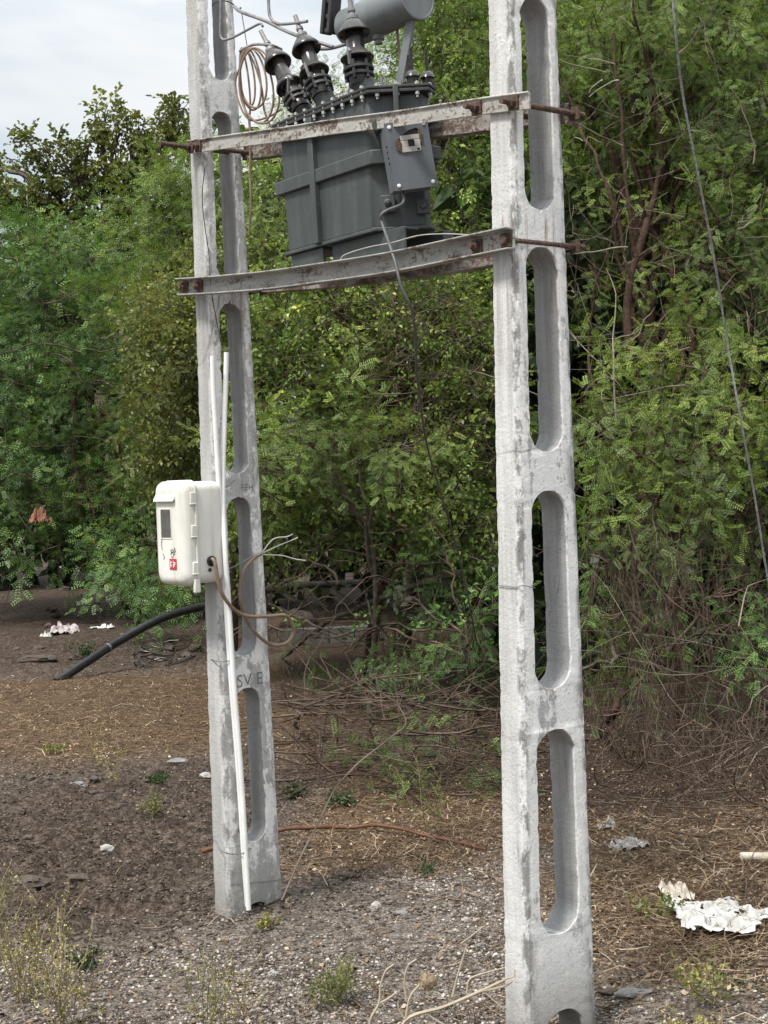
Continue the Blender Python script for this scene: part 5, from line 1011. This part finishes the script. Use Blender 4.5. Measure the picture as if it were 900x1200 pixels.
def rock(base, s, sq, mat, lab, seed, cat='stone', nm='stone', rot=0):
    bm = bmesh.new(); bmesh.ops.create_icosphere(bm, subdivisions=3, radius=1.0); cr_, sr_ = math.cos(rot), math.sin(rot)
    for v_ in bm.verts:
        d = 1+.42*mnoise.noise(v_.co*1.1+Vector((seed*3.1, 0, 0)))+.22*mnoise.noise(v_.co*2.7+Vector((0, seed, 0)))+.08*mnoise.noise(v_.co*7); p = v_.co*d*s; x, y = p.x*sq[0], p.y*sq[1]; v_.co = Vector((x*cr_-y*sr_, x*sr_+y*cr_, p.z*sq[2]+s*sq[2]*.35))
    me = bpy.data.meshes.new(nm); bm.to_mesh(me); bm.free(); me.materials.append(mat); me.polygons.foreach_set('use_smooth', [True]*len(me.polygons)); me.set_sharp_from_angle(angle=math.radians(30))
    o = bpy.data.objects.new(nm, me); col.objects.link(o); o.location = base; return tag(o, lab, cat)
rock(gp(92, 1029), .034, (1.3, .6, .45), STONED, 'flat dark stone with a pale edge at lower left', 1)
rock(gp(36, 1036), .055, (1.4, .7, .5), STONED, 'long dark earth clod near the left edge', 2, 'clod', 'earth_clod')
rock(gp(20, 953), .045, (1, .8, .6), STONED, 'dark clod on the tilled soil at left edge', 3, 'clod', 'earth_clod')
rock(gp(90, 915), .05, (1.2, .8, .5), STONEG, 'grey stone on the straw at left', 4)
rock(gp(208, 892), .05, (1.2, .7, .4), STONEG, 'flat grey stone left of the grey pole on straw', 5)
rock(gp(440, 1064), .022, (1, .8, .8), STONEW, 'pale pebble on the gravel between the poles', 6)
rock(gp(470, 1070), .02, (1.2, .8, .6), STONEG, 'grey pebble right of the pale pebble', 7)
rock(gp(545, 1080), .014, (1, .8, .8), STONEW, 'tiny pale pebble close to the whitewashed pole', 8)
rock(gp(742, 1152), .036, (1.5, .7, .5), STONEG, 'grey stone at lower right beside pale twigs', 9)
rock(gp(712, 1150), .022, (1.2, .8, .6), STONED, 'dark little clod left of the grey stone at lower right', 10, 'clod', 'earth_clod')
rock(gp(125, 993), .03, (1.2, .7, .6), STONEW, 'pale stone on the tilled soil at left', 11)
rock(gp(240, 905), .035, (1, .8, .5), STONEW, 'small pale stone touching the left side of the grey pole foot', 12)
rock(gp(405, 1025), .034, (1.5, .7, .5), STONED, 'dark clod right of the grey pole foot', 13, 'clod', 'earth_clod')
rock(gp(350, 735), .16, (1.2, 1, .9), STONED, 'dark boulder in the shade right of the left pole', 14, 'boulder', 'boulder')
rock(gp(45, 778), .08, (2.2, .8, .5), STONED, 'dark earth ridge near the black pipe end', 15, 'clod', 'earth_clod')
rock(gp(320, 1146), .016, (1, .8, .6), STONEW, 'pale pebble at bottom centre', 16)
for k in range(34):
    x, y = rnd.uniform(0, 215), rnd.uniform(905, 1015)
    if x > 180 and y > 980: continue
    o = rock(gp(x, y), rnd.uniform(.010, .028), (1.2, .8, .7), STONED, 'small dark soil lump on the tilled strip at left', 20+k, 'clod', 'earth_clod', rnd.random()*3); o['group'] = 'soil lumps on the tilled strip'
for k in range(40):
    x, y = rnd.uniform(-10, 240), rnd.uniform(655, 775)
    o = rock(gp(x, y), rnd.uniform(.03, .075), (1.3, .8, .6), STONED, 'brown earth lump on the far soil near the black pipe', 60+k, 'clod', 'earth_clod', rnd.random()*3); o['group'] = 'earth lumps on the far soil'
# old block wall and brick rubble in the gloom
bw = gp(385, 752); wallo = empty('block_wall', bw, math.radians(4), 'low mossy block wall in the shade between the poles', 'wall')
for k in range(4):
    mb = MB(); mb.box((-.36+k*.245, rnd.uniform(-.01, .01), .075), (.12, .07, .078)); mb.build('block', BLOCKM, wallo, bevel=.008)

# ------------------------------------------------------------------ world, sun, camera
w = bpy.data.worlds.new('World'); sc.world = w; w.use_nodes = True; nt = w.node_tree; nt.nodes.clear(); N = nt.nodes.new; Lk = nt.links.new
SUN = Vector((-.36, -.42, .92)).normalized()
sky = N('ShaderNodeTexSky'); sky.sky_type = 'NISHITA'; sky.sun_disc = False; sky.sun_elevation = math.asin(SUN.z); sky.sun_rotation = math.atan2(SUN.x, SUN.y); sky.air_density = 1.2; sky.dust_density = 3
tc = N('ShaderNodeTexCoord'); mp = N('ShaderNodeMapping'); mp.inputs['Scale'].default_value = (1, 1, 2.4); Lk(tc.outputs['Generated'], mp.inputs[0])
nz = N('ShaderNodeTexNoise'); nz.inputs['Scale'].default_value = 3.2; nz.inputs['Detail'].default_value = 5; nz.inputs['Roughness'].default_value = .5; nz.inputs['Distortion'].default_value = .3; Lk(mp.outputs[0], nz.inputs['Vector'])
rp = N('ShaderNodeValToRGB'); rp.color_ramp.elements[0].position = .36; rp.color_ramp.elements[0].color = (.80, .80, .80, 1); rp.color_ramp.elements[1].position = .62; rp.color_ramp.elements[1].color = (1, 1, 1, 1); Lk(nz.outputs[0], rp.inputs[0])
cl = N('ShaderNodeValToRGB'); cl.color_ramp.elements[0].position = .38; cl.color_ramp.elements[0].color = (.70, .80, .87, 1); cl.color_ramp.elements[1].position = .60; cl.color_ramp.elements[1].color = (1.0, 1.01, 1.02, 1); Lk(nz.outputs[0], cl.inputs[0])
gain = N('ShaderNodeVectorMath'); gain.operation = 'SCALE'; gain.inputs['Scale'].default_value = 8.2; Lk(cl.outputs[0], gain.inputs[0])
mx = N('ShaderNodeMix'); mx.data_type = 'RGBA'; Lk(rp.outputs[0], mx.inputs[0]); Lk(sky.outputs[0], mx.inputs[6]); Lk(gain.outputs[0], mx.inputs[7])
sp = N('ShaderNodeSeparateXYZ'); Lk(tc.outputs['Generated'], sp.inputs[0])
mr = N('ShaderNodeMapRange'); mr.inputs['From Min'].default_value = .25; mr.inputs['From Max'].default_value = 1.0; mr.inputs['To Min'].default_value = 1.0; mr.inputs['To Max'].default_value = 2.0; Lk(sp.outputs[2], mr.inputs[0])
g2 = N('ShaderNodeVectorMath'); g2.operation = 'SCALE'; Lk(mx.outputs[2], g2.inputs[0]); Lk(mr.outputs[0], g2.inputs['Scale'])
bg = N('ShaderNodeBackground'); bg.inputs[1].default_value = .120; Lk(g2.outputs[0], bg.inputs[0]); ow = N('ShaderNodeOutputWorld'); Lk(bg.outputs[0], ow.inputs[0])
ld = bpy.data.lights.new('sun', 'SUN'); ld.energy = 4.7; ld.angle = math.radians(12); ld.color = (1, .965, .91)
lo = bpy.data.objects.new('sun', ld); col.objects.link(lo); lo.rotation_euler = SUN.to_track_quat('Z', 'Y').to_euler()
cd = bpy.data.cameras.new('camera'); cam = bpy.data.objects.new('camera', cd); col.objects.link(cam); sc.camera = cam
cd.sensor_fit = 'VERTICAL'; cd.sensor_height = 36; cd.sensor_width = 27; cd.lens = FPX/1200*36; cd.clip_start = .05; cd.clip_end = 2000
cam.matrix_world = Matrix(((RT[0], UP[0], -FW[0], CAM[0]), (RT[1], UP[1], -FW[1], CAM[1]), (RT[2], UP[2], -FW[2], CAM[2]), (0, 0, 0, 1)))
sc.view_settings.view_transform = 'Standard'; sc.view_settings.look = 'None'; sc.view_settings.exposure = 0
sc.cycles.max_bounces = 6; sc.cycles.diffuse_bounces = 3; sc.cycles.transmission_bounces = 3; sc.cycles.glossy_bounces = 2; sc.cycles.use_denoising = True
print('quads', sum(len(o.data.polygons) for o in sc.objects if o.type == 'MESH'))
